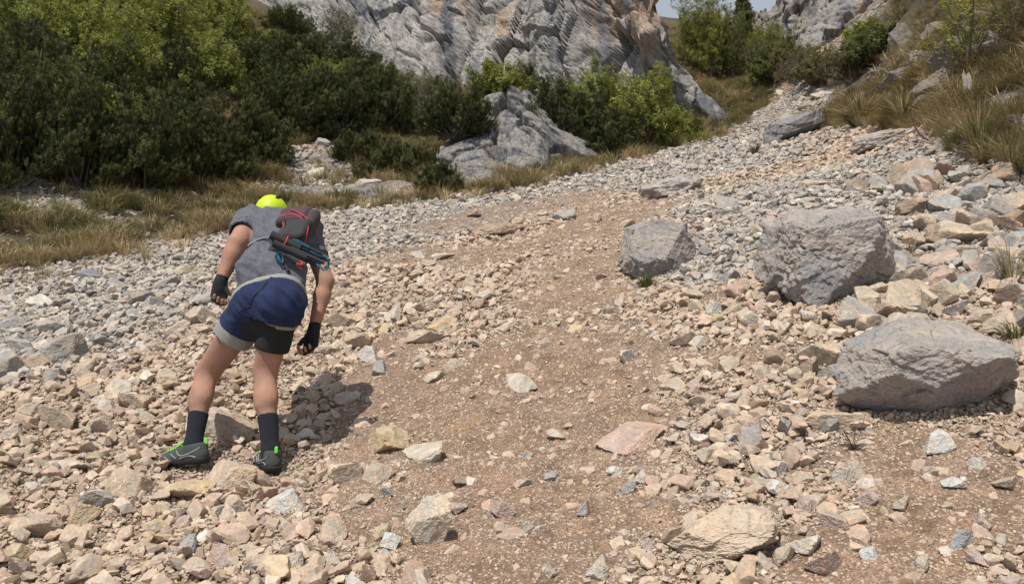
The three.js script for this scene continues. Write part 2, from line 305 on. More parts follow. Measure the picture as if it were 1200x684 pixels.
const plan = (px, py, d) => { const p = at(px, py, d); return [p.x, p.z]; };
cliff('cliff', 'tall pale grey limestone cliff above the shrubs', [plan(120, 100, 46), plan(300, 100, 42), plan(400, 100, 38), plan(480, 110, 36.5), plan(600, 120, 34.5), plan(720, 135, 32), plan(795, 148, 29.8), plan(846, 150, 28.6), plan(874, 152, 28.8), plan(878, 150, 30.2), plan(862, 140, 33), plan(820, 125, 38), plan(775, 110, 46)],
  560, 380, 2.5, (u) => 17, (h, u) => [(-3.2 * (1 - Math.exp(-h / 4)) + 0.5 * Math.min(1, h) * n3(h * 0.3, u * 5, 3)) * smoothstep(u, 0.2, 0.58) - 0.05 * h, 0.2 * h], 0.9, 1.0);

cliff('far_cliff', 'distant broken crag closing the head of the gully', [plan(790, 90, 112), plan(850, 90, 110), plan(885, 90, 108), plan(930, 80, 105), plan(1000, 70, 104), plan(1070, 60, 100), plan(1180, 40, 96), plan(1300, 30, 96)],
  300, 150, 4, (u) => 12.5 + 13 * smoothstep(u, 0.24, 0.36) + 1.6 * Math.exp(-(((u - 0.235) / 0.012) ** 2)) + 0.8 * n3(u * 40, 2, 1), (h, u) => [0.1 * h, 0.55 * h], 1.6, 0.8);

// rock faces that stand out of the banks: a front between a lower and an upper edge, carried back into the hillside at its top and ends
function rockFace(name, label, low, high, nu, nv, back, seed, amp, tone) {
  const A = new THREE.CatmullRomCurve3(low.map((p) => at(...p))), Z = new THREE.CatmullRomCurve3(high.map((p) => at(...p))), pos = [], col = [], uv = [], idx = [];
  for (let j = 0; j <= nv; j++) for (let i = 0; i <= nu; i++) {
    const u0 = i / nu * 1.16 - 0.08, v0 = j / nv * 1.3, u = clamp(u0, 0, 1), v = clamp(v0, 0, 1), p = A.getPoint(u).lerp(Z.getPoint(u), v), over = Math.max(0, v0 - 1) / 0.3, end = (Math.max(0, -u0) + Math.max(0, u0 - 1)) / 0.08;
    const n = V(-0.1, 0.4, 0.9).normalize(), f = 1 - 0.7 * Math.max(over, end), d = amp * f * cliffNoise(p.x * 1.25 + seed, p.y * 1.25, p.z * 1.25, 1) + 0.25 * amp * Math.sin(Math.PI * v) * f;
    p.addScaledVector(n, d); p.z -= back * over + 1.6 * end * end; p.y -= 0.5 * over * over + 0.3 * end + (v0 === 0 ? 0.4 : 0);
    pos.push(p.x, p.y, p.z); uv.push(u0 * 1.4, v0 * 0.9); col.push(...cliffColor(p.x * 1.8 + seed, p.y * 1.8, p.z * 1.8, d, tone));
    if (i < nu && j < nv) { const k = j * (nu + 1) + i; idx.push(k, k + 1, k + nu + 1, k + 1, k + nu + 2, k + nu + 1); }
  }
  const g = new THREE.BufferGeometry();
  g.setAttribute('position', new THREE.Float32BufferAttribute(pos, 3)); g.setAttribute('color', new THREE.Float32BufferAttribute(col, 3)); g.setAttribute('uv', new THREE.Float32BufferAttribute(uv, 2));
  g.setIndex(idx); g.computeVertexNormals();
  tag(mesh(name, g, cliffMat), label, 'rock outcrop', null, 'structure');
}
rockFace('rock_outcrop', 'broad pale grey rock rib sloping down between the shrubs to the scree', [[508, 240, 17.4], [560, 235, 17.2], [620, 219, 18.2], [672, 206, 19.3], [716, 195, 20.6]], [[518, 168, 20.4], [545, 150, 21], [570, 124, 22], [602, 112, 22.5], [640, 138, 22.6], [705, 184, 22.6]], 190, 150, 3, 4, 0.5, 0.72);
rockFace('rock_outcrop', 'low pale rock step between the creeping pine and the dry grass', [[335, 236, 16.6], [390, 238, 16.4], [450, 240, 16.5], [505, 240, 17.0]], [[335, 190, 19.4], [380, 172, 20.2], [440, 190, 19.5], [505, 200, 19.3]], 130, 70, 2, 31, 0.4, 0.8);
// ---------------------------------------------------------------- stones
const STONE = { grey: [0.37, 0.325, 0.275], cool: [0.385, 0.35, 0.31], tan: [0.49, 0.385, 0.28], cream: [0.55, 0.455, 0.35], pink: [0.49, 0.35, 0.27], ochre: [0.52, 0.395, 0.245], white: [0.60, 0.535, 0.45], brown: [0.38, 0.28, 0.20], dark: [0.235, 0.225, 0.22] };
const stoneTone = layered(512, [[6, 1], [20, 1], [70, 1], [220, 0.9]], 301), stoneVein = layered(512, [[5, 1], [17, 0.7]], 333);
const stoneMap = texture(512, (i) => { const v = 0.84 + 0.36 * (stoneTone[i] - 0.5) + (Math.abs(stoneVein[i] - 0.5) < 0.012 ? 0.1 : 0), w = stoneVein[i] - 0.5; return [v * (1 + 0.14 * w), v, v * (1 - 0.16 * w)].map((c) => clamp(c, 0, 1)); }, true);
const stoneBump = texture(512, (i) => clamp(0.5 + 1.1 * (stoneTone[i] - 0.5), 0, 1));
const stoneMats = {};
for (const [k, c] of Object.entries(STONE)) stoneMats[k] = new THREE.MeshStandardMaterial({ name: k + ' stone', color: new THREE.Color().setRGB(c[0] * 1.36, c[1] * 1.36, c[2] * 1.36), map: stoneMap, bumpMap: stoneBump, bumpScale: 0.012, roughness: 0.95 });
const boulderPatch = layered(1024, [[5, 1], [13, 1], [40, 0.6]], 411), boulderMap = texture(1024, (i) => { const v = 0.86 + 0.3 * (rockTone[i] - 0.5) + 0.22 * (boulderPatch[i] - 0.5) - (rockPit[i] > 0.70 ? 0.1 : 0), w = boulderPatch[i] - 0.5; return [v * (1 + 0.1 * w), v, v * (1 - 0.12 * w)].map((c) => clamp(c, 0, 1)); }, true);
const boulderMats = Object.fromEntries(['cool', 'tan'].map((k) => [k, new THREE.MeshStandardMaterial({ name: k + ' boulder', color: new THREE.Color().setRGB(...(k === 'cool' ? [0.315, 0.29, 0.27] : [0.46, 0.385, 0.30]).map((c) => c * 1.3)), map: boulderMap, bumpMap: rockBump, bumpScale: 0.007, roughness: 0.95 })]));
const gravelMat = new THREE.MeshStandardMaterial({ name: 'scree stones', map: stoneMap, roughness: 0.95 });

function sized(geo, w, h, d) { // a copy in metres with uv in metres
  const g = geo.clone(); g.scale(w / 2, h / 2, d / 2); return boxUV(toCreasedNormals(g, geo.attributes.position.count > 8000 ? 0.4 : 0.32), 1.6);
}
function lie(o, p, yaw, tilt, r) { // turn about the slope's normal, tilt a little
  const n = slopeAt(p.x, p.z, 0.3), q = new THREE.Quaternion().setFromUnitVectors(V(0, 1, 0), n.lerp(V(0, 1, 0), 0.35).normalize());
  o.quaternion.copy(q).multiply(new THREE.Quaternion().setFromEuler(new THREE.Euler(tilt * (r() - 0.5), yaw, tilt * (r() - 0.5))));
}
const taken = [[-1.25, -4.3, 0.24], [-1.62, -4.35, 0.24], [-1.2, -4.05, 0.2], [-1.58, -4.1, 0.2]]; // footprints of the placed stones, so the loose ones do not cover them
// [column, row of the middle, width, height in the photograph, colour, yaw, name, label]
// own: the broken faces of a block, each a plane [normal x, y, z, its distance from the middle]; shape only, the block has one colour
const BOULDERS = [
  [775, 294, 100, 72, 'cool', 0.3, 'grey flat-faced boulder with a tuft of green grass at its foot', 5, { own: [[-0.1, 0.42, 0.9, 0.72], [0.75, -0.15, 0.6, 0.8], [0.25, 0.95, -0.1, 0.72], [-0.95, 0.25, 0.1, 0.8], [-0.55, 0.8, 0.2, 0.86], [0.95, 0.3, 0, 0.85]], rough: 0.05, edge: 70 }, 0.7],
  [976, 307, 168, 122, 'cool', -0.25, 'big grey boulder with a dark broken front face and rounded top', 8, { own: [[-0.15, 0.85, 0.5, 0.66], [-0.1, -0.05, 1, 0.78], [-0.95, 0.15, 0.3, 0.86], [0.9, 0.0, 0.45, 0.86], [0.6, 0.75, 0.2, 0.86], [0.55, -0.55, 0.6, 0.84], [-0.7, 0.65, 0.3, 0.88], [0.2, 0.95, -0.2, 0.8]], rough: 0.065, edge: 60 }, 0.75],
  [1098, 452, 208, 122, 'cool', 0.15, 'big smooth grey boulder resting on small stones, shadow under it', 21, { own: [[0.14, 0.82, 0.55, 0.6], [-0.35, -0.05, 0.93, 0.74], [0.25, -0.72, 0.65, 0.62], [-0.93, 0.25, 0.25, 0.84], [0.85, 0.1, 0.45, 0.9], [-0.6, 0.75, 0.3, 0.78], [0.75, 0.6, 0.2, 0.86], [0.6, -0.6, 0.5, 0.74], [-0.6, -0.7, 0.4, 0.76]], rough: 0.05, edge: 60 }, 0.85],
  [850, 634, 122, 52, 'tan', -0.35, 'tan rough slab half sunk in the gravel', 33, { faces: 8, rough: 0.06, edge: 50 }, 0.7],
  [500, 612, 52, 66, 'cream', 0.2, 'cream block standing upright in the earth path', 41, { faces: 8, rough: 0.05, edge: 18 }, 0.6],
  [787, 220, 84, 24, 'cool', 0.1, 'low grey slab lying flat among fine scree', 52, { faces: 5, rough: 0.05, edge: 16 }, 1.0],
  [930, 150, 80, 30, 'dark', 0.5, 'long grey slab sloping down from the grassy bank', 55, { own: [[-0.1, 0.85, 0.5, 0.5], [0, -0.1, 1, 0.6], [-1, 0.3, 0.2, 0.9], [1, 0.2, 0.2, 0.95], [0.2, 0.95, -0.2, 0.6], [0, -1, 0.3, 0.6]], rough: 0.06, edge: 24, turn: 0.38 }, 0.6],
  [1035, 165, 76, 24, 'grey', -0.2, 'dark grey slab below the bank beside the bare branch', 57, { faces: 6, rough: 0.06, edge: 18 }, 0.8],
  [585, 270, 66, 17, 'brown', 0.05, 'narrow brownish slab lying across the upper path', 59, { faces: 6, rough: 0.06, edge: 14 }, 0.7],
  [268, 500, 62, 46, 'tan', 0.4, 'tan block behind the walking person\'s legs', 63, { faces: 8, rough: 0.05, edge: 18 }, 0.8],
  [270, 561, 64, 42, 'tan', -0.2, 'flat tan slab in front of the right shoe', 67, { faces: 7, rough: 0.05, edge: 20 }, 0.8],
  [225, 576, 60, 26, 'ochre', 0.1, 'yellowish slab below the left shoe', 69, { faces: 7, rough: 0.04, edge: 20 }, 0.9],
  [73, 411, 50, 40, 'grey', 0.3, 'grey block in the rubble below the grassy bank', 71, { faces: 8, rough: 0.05, edge: 18 }, 0.8],
];
const sR = random(404);
function placeStone(px, py, w, h, color, yaw, geo, deep, lift = 0, upright = false) {
  const foot = onGround(px, py + 0.38 * h), m = 1 / pxPerM(foot) , far = 1 + 0.28 * w * m * deep / -foot.z, W = w * m * 1.02 * far, HT = h * m * 1.12 * far, o = new THREE.Mesh(sized(geo, W, HT, W * deep), stoneMats[color]);
  const c = V(0, 0, foot.z - W * deep * 0.28); c.x = foot.x * c.z / foot.z; c.y = Math.max(H(c.x, c.z), foot.y) + HT * 0.2 + lift; o.position.copy(c); if (upright) o.rotation.set(0, 0, 0.06); else if (h < 16 && w > 60) o.quaternion.setFromUnitVectors(V(0, 1, 0), slopeAt(c.x, c.z, 0.3)); else lie(o, c, yaw, 0.25, sR);
  taken.push([c.x, c.z, W * 0.5]);
  scene.add(o); return o;
}
BOULDERS.forEach(([px, py, w, h, c, yaw, label, seed, opt, deep]) => {
  const o = placeStone(px, py, w, h, c, yaw, rockGeo(seed, w > 90 ? 44 : 16, { ...opt }), deep, opt.own ? 0.04 : 0, !!opt.own); if (w > 90) { o.material = boulderMats[c]; boxUV(o.geometry, 0.9); } if (opt.turn) o.rotation.set(0, 0.2, opt.turn); o.name = numbered(w > 90 ? 'boulder' : 'rock_slab'); tag(o, label, w > 90 ? 'boulder' : 'slab');
});
// stones read one by one from the photograph
const STONES = [
  [450, 518, 62, 34, 'ochre'], [500, 530, 52, 24, 'cream'], [740, 522, 86, 15, 'pink'], [515, 379, 52, 20, 'ochre'], [500, 396, 50, 18, 'tan'], [75, 492, 48, 30, 'tan'], [405, 556, 44, 28, 'cream'], [440, 556, 36, 20, 'tan'],
  [155, 571, 54, 36, 'tan'], [335, 590, 46, 24, 'white'], [76, 546, 42, 16, 'cream'], [45, 622, 54, 30, 'tan'], [98, 605, 36, 30, 'ochre'], [110, 588, 34, 28, 'grey'], [20, 652, 34, 28, 'ochre'], [258, 656, 34, 30, 'pink'], [218, 640, 36, 30, 'cool'], [300, 572, 40, 26, 'tan'], [270, 600, 30, 22, 'cool'], [180, 620, 28, 20, 'ochre'],
  [390, 625, 46, 30, 'tan'], [345, 660, 32, 26, 'cream'], [165, 640, 26, 22, 'ochre'], [5, 430, 34, 34, 'grey'], [40, 425, 30, 24, 'tan'], [65, 385, 34, 22, 'grey'], [12, 380, 32, 18, 'cool'], [120, 400, 30, 20, 'grey'], [100, 430, 30, 20, 'tan'], [45, 355, 26, 16, 'white'], [20, 405, 30, 18, 'cool'],
  [200, 330, 34, 16, 'grey'], [135, 335, 30, 16, 'grey'], [215, 318, 40, 14, 'tan'], [108, 322, 26, 14, 'dark'], [165, 350, 28, 20, 'grey'], [180, 355, 24, 18, 'cool'], [242, 350, 40, 22, 'cool'], [235, 370, 34, 26, 'tan'], [205, 385, 32, 16, 'tan'], [140, 455, 36, 20, 'cream'], [168, 470, 42, 24, 'tan'], [190, 445, 32, 18, 'tan'], [120, 500, 32, 24, 'tan'], [40, 480, 26, 18, 'tan'], [60, 440, 32, 18, 'grey'],
  [460, 370, 26, 22, 'cream'], [420, 400, 30, 22, 'tan'], [435, 415, 30, 24, 'white'], [400, 375, 34, 22, 'tan'], [445, 432, 24, 18, 'cool'], [395, 345, 30, 14, 'brown'], [700, 667, 26, 30, 'cream'], [683, 596, 20, 24, 'white'], [735, 418, 24, 18, 'white'], [610, 449, 38, 22, 'cream'], [590, 598, 26, 26, 'pink'], [617, 532, 14, 12, 'cream'], [612, 566, 18, 12, 'tan'], [645, 560, 18, 9, 'cool'], [618, 618, 18, 14, 'tan'], [590, 622, 16, 14, 'pink'], [645, 671, 16, 14, 'tan'], [455, 577, 18, 14, 'cool'],
  [510, 441, 34, 12, 'cream'], [660, 252, 30, 18, 'grey'], [700, 255, 16, 12, 'pink'], [735, 262, 22, 10, 'tan'], [555, 250, 24, 10, 'brown'], [490, 298, 18, 9, 'white'], [520, 300, 24, 10, 'cream'], [440, 325, 24, 12, 'tan'], [500, 310, 20, 9, 'tan'],
  [965, 416, 58, 36, 'tan'], [975, 440, 44, 22, 'grey'], [948, 432, 30, 30, 'brown'], [1050, 306, 50, 32, 'grey'], [1062, 292, 46, 20, 'grey'], [1022, 385, 40, 30, 'cream'], [1033, 338, 34, 16, 'cream'], [1085, 347, 46, 32, 'tan'], [1075, 242, 34, 24, 'tan'], [1130, 276, 60, 34, 'tan'], [1095, 262, 40, 26, 'tan'], [1150, 255, 44, 28, 'grey'], [1105, 305, 40, 26, 'pink'], [1140, 305, 40, 26, 'grey'], [1185, 345, 44, 34, 'brown'], [1172, 380, 56, 30, 'tan'], [1120, 360, 36, 24, 'white'], [1065, 368, 38, 20, 'grey'], [1080, 378, 34, 22, 'tan'], [1100, 390, 40, 18, 'cream'], [1155, 330, 34, 24, 'tan'], [1130, 330, 44, 26, 'grey'], [1190, 300, 36, 26, 'tan'], [1165, 215, 36, 20, 'grey'], [1125, 208, 34, 18, 'cool'], [1150, 190, 36, 18, 'brown'], [1185, 235, 34, 22, 'tan'], [1112, 232, 34, 20, 'tan'], [1185, 262, 40, 24, 'brown'],
  [985, 502, 62, 26, 'tan'], [1100, 521, 34, 28, 'white'], [1116, 568, 28, 14, 'white'], [1128, 634, 30, 24, 'cool'], [1148, 657, 24, 20, 'pink'], [970, 500, 26, 20, 'grey'], [992, 557, 28, 24, 'cream'], [910, 550, 26, 22, 'white'], [1018, 588, 22, 18, 'pink'], [1058, 592, 22, 16, 'tan'], [1082, 660, 28, 24, 'tan'], [1178, 568, 26, 16, 'tan'], [1090, 553, 20, 14, 'tan'], [1146, 543, 18, 14, 'cream'], [880, 515, 36, 24, 'grey'], [884, 500, 26, 20, 'pink'], [920, 500, 22, 30, 'cool'], [862, 470, 28, 22, 'cream'], [832, 535, 28, 16, 'tan'], [822, 515, 32, 18, 'white'], [912, 612, 20, 18, 'cool'], [945, 640, 44, 20, 'cream'], [920, 650, 34, 20, 'tan'], [963, 660, 36, 34, 'pink'], [980, 615, 32, 20, 'pink'], [945, 596, 26, 22, 'pink'], [895, 660, 26, 18, 'tan'], [1020, 650, 22, 14, 'white'], [1180, 660, 34, 22, 'tan'],
  [880, 375, 30, 24, 'cream'], [840, 362, 24, 18, 'white'], [812, 345, 28, 18, 'tan'], [820, 402, 26, 14, 'cream'], [855, 325, 28, 18, 'cool'], [885, 330, 24, 18, 'tan'], [845, 300, 30, 16, 'cool'], [860, 250, 34, 12, 'cool'], [855, 240, 44, 16, 'grey'], [890, 270, 26, 16, 'tan'], [895, 438, 26, 18, 'tan'], [900, 420, 20, 16, 'ochre'], [855, 430, 26, 16, 'tan'], [760, 640, 20, 16, 'pink'], [820, 470, 24, 14, 'tan'],
  [720, 552, 20, 12, 'white'], [735, 570, 24, 14, 'grey'], [750, 560, 22, 18, 'cream'], [790, 455, 26, 16, 'tan'], [1060, 195, 34, 14, 'grey'], [1030, 215, 34, 16, 'grey'], [1085, 200, 40, 18, 'tan'], [1000, 222, 26, 14, 'grey'], [960, 215, 26, 12, 'tan'], [1120, 155, 26, 12, 'white'], [1110, 170, 44, 14, 'grey'],
];
const SHAPES = [3, 6, 9, 14, 19, 23, 27, 31, 35, 39, 44, 48].map((s, i) => rockGeo(s * 7 + 1, 9, { faces: 7 + i % 5, edge: 60, rough: 0.045, round: 1.6 }));
const zone = (px, py) => px < 460 && py > 520 ? 'rubble below the walking person\'s shoes' : px < 460 ? 'rubble between the walking person and the grassy bank' : px > 930 && py < 400 ? 'rock pile behind the two big boulders' : px > 780 && py > 400 ? 'gravel round the biggest smooth boulder' : px > 780 ? 'gravel beside the flat-faced boulder' : 'bare earth path';
const WORD = { grey: 'grey', cool: 'bluish grey', tan: 'tan', cream: 'cream', pink: 'reddish', ochre: 'yellow ochre', white: 'whitish', brown: 'brown', dark: 'dark grey' };
function looseStone(px, py, w, h, c, geo, deep) {
  const o = placeStone(px, py, w, h, c, sR() * 6.28, geo, deep); o.name = numbered('stone'); const zn = zone(px, py);
  tag(o, WORD[c] + ' angular stone ' + (zn === 'bare earth path' ? 'lying on the ' : 'in the ') + zn, 'stone', WORD[c] + ' stones, ' + zn);
}
STONES.forEach(([px, py, w, h, c], i) => looseStone(px, py, w, h, c, SHAPES[i % SHAPES.length], 0.7 + 0.35 * sR()));
// which tones lie where
function toneAt(x, z, r) {
  const g = greyAt(x, z) > 0.35 + 0.4 * (r() - 0.5), k = r();
  if (g) return k < 0.22 ? 'grey' : k < 0.40 ? 'cool' : k < 0.52 ? 'white' : k < 0.74 ? 'tan' : k < 0.86 ? 'cream' : k < 0.93 ? 'pink' : 'dark';
  return k < 0.34 ? 'tan' : k < 0.56 ? 'cream' : k < 0.70 ? 'pink' : k < 0.78 ? 'brown' : k < 0.85 ? 'white' : k < 0.90 ? 'ochre' : k < 0.97 ? 'pink' : 'grey';
}
{ // more stones of middling size, drawn at random over the scree, thinner on the bare earth
  const r = random(515); let n = 0;
  while (n < 85) {
    const px = -20 + 1240 * r(), py = 300 + 384 * Math.pow(r(), 0.8), p = onGround(px, py);
    if (isScree(p.x, p.z) > -0.3 || r() < 0.85 * earthAt(p.x, p.z) || taken.some(([a, b, q]) => Math.hypot(a - p.x, b - p.z) < q * 1.3) || (px > 170 && px < 380 && py > 500 && py < 560)) continue;
    const w = 16 + 16 * r() * r();
    looseStone(px, py, w, w * (0.5 + 0.3 * r()), toneAt(p.x, p.z, r), SHAPES[n % SHAPES.length], 0.7 + 0.4 * r()); n++;
  }
}
{ // the steep pile of broken rocks that runs up to the grass clump
  const r = random(727); let n = 0;
  while (n < 52) {
    const px = 1000 + 210 * r(), py = 185 + 215 * r(), p = onGround(px, py), w = (26 + 34 * r()) * (0.7 + 0.3 * (py - 185) / 215);
    if (px < 1050 && py < 330 && py > 235) continue;
    if (taken.some(([a, b, q]) => Math.hypot(a - p.x, b - p.z) < q * 0.9) || onRight(p.x, p.z) > 0.2) continue;
    looseStone(px, py, w, w * (0.62 + 0.3 * r()), ['tan', 'grey', 'brown', 'brown', 'cool', 'grey', 'pink'][Math.floor(r() * 7)], SHAPES[(n * 5) % SHAPES.length], 0.75 + 0.4 * r()); n++;
  }
}
// the rest of the scree, from fist size down to grit
{
  const r = random(616), KINDS = 10, BLOCKS = 12, shapes = [], put = [];
  for (let k = 0; k < KINDS; k++) {
    const pts = [], fl = 0.5 + 0.35 * r();
    const sh = 0.5 * (r() - 0.5), wd = 0.7 + 0.25 * r(); // a sheared slab with every corner broken off
    for (let i = 0; i < 8; i++) if (k % 2) { const a = r() * 6.2832, y = r() * 2 - 1, q = Math.sqrt(1 - y * y); for (let m = 0; m < 2; m++) pts.push(V(q * Math.cos(a + m * 2.6) * (0.75 + 0.3 * r()), y * (m ? -1 : 1) * fl * (0.8 + 0.3 * r()), q * Math.sin(a + m * 2.6) * wd * (0.75 + 0.3 * r()))); } else { const X = i & 1 ? 1 : -1, Y = i & 2 ? 1 : -1, Z = i & 4 ? 1 : -1, b = 0.25 + 0.55 * r(), jx = 1 - 0.3 * r(), jy = 1 - 0.35 * r(), jz = 1 - 0.3 * r(); for (const [u, v, w] of r() < 0.6 ? [[1 - b, 1, 1], [1, 1, 1 - b], [1, 1 - 0.6 * b, 1]].slice(0, 2 + Math.floor(r() * 1.6)) : [[1, 1, 1]]) pts.push(V((X * u * jx + sh * Y * v) * 0.8, Y * v * jy * fl * 0.85, Z * w * jz * wd * 0.8)); }
    const g = new ConvexGeometry(pts); shapes.push(boxUV(g, 0.21)); put.push([]);
  }
  for (let k = 0; k < BLOCKS; k++) { const g = rockGeo(1500 + k * 17, 4, { faces: 7 + k % 4, edge: 70, rough: 0.05, flat: 0.9, round: 1.7 }); g.scale(0.95, 0.5 + 0.3 * r(), 0.7 + 0.25 * r()); shapes.push(boxUV(toCreasedNormals(g, 0.3), 0.25)); put.push([]); }
  const DUST = [0.49, 0.35, 0.245], DUSTG = [0.42, 0.37, 0.315];
  const q = new THREE.Quaternion(), q2 = new THREE.Quaternion(), e = new THREE.Euler(), up = V(0, 1, 0);
  const scatter = (z0, z1, perM2, smin, smax, pow) => {
    const xs = (z) => z < -30 ? [8, 32] : [Math.max(-14, z * 0.78 - 0.8), Math.min(14, -z * 0.78 + 0.8)];
    for (let z = z0; z > z1; z -= 0.25) {
      const [a, b] = xs(z), n = Math.round((b - a) * 0.25 * perM2 * (z < -30 ? 0.3 : 1));
      for (let i = 0; i < n; i++) {
        const x = a + (b - a) * r(), zz = z - 0.25 * r(), out = isScree(x, zz) + 0.35 * n3(x * 0.9, 2, zz * 0.9);
        if (out > 0.15 && (zz < -24 || r() > 0.12 * Math.exp(-out))) continue;
        const earth = clamp(earthAt(x, zz) * 1.6 - 0.1 + 0.3 * n3(x * 1.6, 7, zz * 1.6), 0, 1);
        const s = smin * Math.pow(1 - r() * (1 - Math.pow(smin / smax, pow)), -1 / pow);
        if (r() < earth * (s < smin * 1.7 ? 0.5 : 0.91)) continue;
        if (s > 0.03 && taken.some(([p, t, w]) => Math.hypot(p - x, t - zz) < w * 0.75)) continue;
        const y = H(x, zz) + s * (0.12 + 0.45 * r() * (1 - earth)) - (earth > 0.4 ? 0.15 * s : 0);
        q.setFromUnitVectors(up, slopeAt(x, zz, 0.2)); q2.setFromEuler(e.set((r() - 0.5) * 1.0, r() * 6.28, (r() - 0.5) * 1.0)); q.multiply(q2);
        const g0 = clamp(greyAt(x, zz) * 1.3 - 0.2, 0, 1), dust = 0.15 + 0.5 * r(), c = STONE[toneAt(x, zz, r)].map((v, k) => lerp(v, lerp(DUST[k], DUSTG[k], g0), dust)), t = 0.8 + 0.36 * r(), hue = 0;
        put[s > 0.024 + 0.0022 * -zz ? KINDS + Math.floor(r() * BLOCKS) : Math.floor(r() * KINDS)].push([x, y, zz, q.x, q.y, q.z, q.w, s * 0.5 * (0.8 + 0.5 * r()), s * 0.5 * (0.7 + 0.5 * r()), s * 0.5 * (0.8 + 0.5 * r()), c[0] * t * (1 + hue), c[1] * t, c[2] * t]);
      }
    }
  };
  scatter(-1.6, -4.6, 8600, 0.009, 0.11, 2.15);
  scatter(-4.6, -8, 3800, 0.0135, 0.12, 2.05);
  scatter(-8, -14, 1700, 0.019, 0.13, 1.95);
  scatter(-14, -62, 620, 0.03, 0.17, 2.0);
  const all = group('loose_scree'); tag(all, 'loose limestone scree of small angular stones covering the slope', 'scree', null, 'stuff');
  const m = new THREE.Matrix4(), col = new THREE.Color();
  put.forEach((list, k) => {
    const im = new THREE.InstancedMesh(shapes[k], gravelMat, list.length); im.name = 'scree_stones'; im.userData.kind = 'stuff';
    list.forEach((a, i) => { m.compose(V(a[0], a[1], a[2]), q.set(a[3], a[4], a[5], a[6]), V(a[7], a[8], a[9])); im.setMatrixAt(i, m); im.setColorAt(i, col.setRGB(a[10] * 1.36, a[11] * 1.36, a[12] * 1.36)); });
    all.add(im);
  });
  console.log('scree', put.reduce((s, a) => s + a.length, 0));
}
// ---------------------------------------------------------------- trees, shrubs, grass
const leafMat = (name, c, t = 0.35) => new THREE.MeshPhysicalMaterial({ name, color: new THREE.Color().setRGB(...c), roughness: 0.9, transmission: t, thickness: 0, specularIntensity: 0.3, side: THREE.DoubleSide });
const needleMat = new THREE.MeshStandardMaterial({ name: 'pine needles', roughness: 0.8, side: THREE.DoubleSide }), greenMat = leafMat('spring leaves', [1, 1, 1], 0.4), bladeMat = leafMat('grass blades', [1, 1, 1], 0.2);
const barkMat = new THREE.MeshStandardMaterial({ name: 'bark', color: new THREE.Color().setRGB(0.13, 0.105, 0.085), roughness: 1, bumpMap: stoneBump, bumpScale: 0.01 });
const paleBark = new THREE.MeshStandardMaterial({ name: 'dry wood', color: new THREE.Color().setRGB(0.34, 0.30, 0.255), roughness: 1, bumpMap: stoneBump, bumpScale: 0.01 });
function triGeo(tris) { const g = new THREE.BufferGeometry(); g.setAttribute('position', new THREE.Float32BufferAttribute(tris.flatMap((p) => [p.x, p.y, p.z]), 3)); g.computeVertexNormals(); return g; }
function needleSprig(seed) { // a shoot of needles pointing along +y, one metre long before scaling
  const r = random(seed), t = [];
  for (let i = 0; i < 30; i++) {
    const h = 0.0 + 0.6 * i / 30, a = i * 2.4 + r(), open = lerp(1.5, 0.5, i / 30) + 0.4 * (r() - 0.5), L = lerp(0.62, 0.5, i / 30), dir = V(Math.sin(open) * Math.cos(a), Math.cos(open), Math.sin(open) * Math.sin(a)), side = V(-Math.sin(a), 0.2 * (r() - 0.5), Math.cos(a)).multiplyScalar(0.05), b = V(0, h, 0);
    t.push(b.clone().sub(side), b.clone().add(side), b.clone().addScaledVector(dir, L));
  }
  return triGeo(t);
}
function leafSprig(seed, n = 11, size = 0.34) { // a twig with leaves
  const r = random(seed), t = [];
  for (let i = 0; i < n; i++) {
    const h = r(), a = i * 2.4, b = V(0.25 * (r() - 0.5), h, 0.25 * (r() - 0.5)), o = 0.7 + 0.9 * r(), d = V(Math.sin(o) * Math.cos(a), Math.cos(o), Math.sin(o) * Math.sin(a)), s = V(-Math.sin(a), (r() - 0.5) * 0.8, Math.cos(a)).normalize(), L = size * (0.7 + 0.6 * r()), w = L * 0.36;
    const m = b.clone().addScaledVector(d, L * 0.5), e = b.clone().addScaledVector(d, L), l = m.clone().addScaledVector(s, w).add(V(0, 0.05 * L, 0)), q = m.clone().addScaledVector(s, -w).add(V(0, 0.05 * L, 0));
    t.push(b, l, e, b, e, q);
  }
  t.push(V(-0.012, -0.15, 0), V(0.012, -0.15, 0), V(0, 0.95, 0));
  return triGeo(t);
}
const NEEDLES = needleSprig(5), LEAVES = leafSprig(8), SPARSE = leafSprig(9, 6, 0.3);
function taper(points, r0, r1, sides = 5) { // a limb
  const c = new THREE.CatmullRomCurve3(points), n = Math.max(3, points.length * 2), g = new THREE.TubeGeometry(c, n, 1, sides), p = g.attributes.position;
  for (let i = 0; i <= n; i++) { const q = c.getPointAt(i / n), R = lerp(r0, r1, i / n); for (let j = 0; j <= sides; j++) { const k = i * (sides + 1) + j; p.setXYZ(k, q.x + (p.getX(k) - q.x) * R, q.y + (p.getY(k) - q.y) * R, q.z + (p.getZ(k) - q.z) * R); } }
  g.computeVertexNormals(); g.deleteAttribute('uv'); return g;
}
const tint = (list, r) => { const a = list[Math.floor(r() * list.length)], k = 0.75 + 0.5 * r(); return [a[0] * k, a[1] * k, a[2] * k]; };
const PINE = [[0.092, 0.106, 0.036], [0.125, 0.137, 0.044], [0.07, 0.082, 0.032], [0.175, 0.18, 0.06]];
const FRESH = [[0.26, 0.285, 0.06], [0.32, 0.325, 0.065], [0.20, 0.24, 0.055], [0.285, 0.285, 0.08]];
const OLIVE = [[0.15, 0.165, 0.05], [0.18, 0.175, 0.06], [0.12, 0.145, 0.045]];
const GREYG = [[0.17, 0.175, 0.10], [0.20, 0.20, 0.13], [0.14, 0.15, 0.075]];
const BUDS = [[0.17, 0.135, 0.075], [0.15, 0.14, 0.06], [0.2, 0.16, 0.10]];
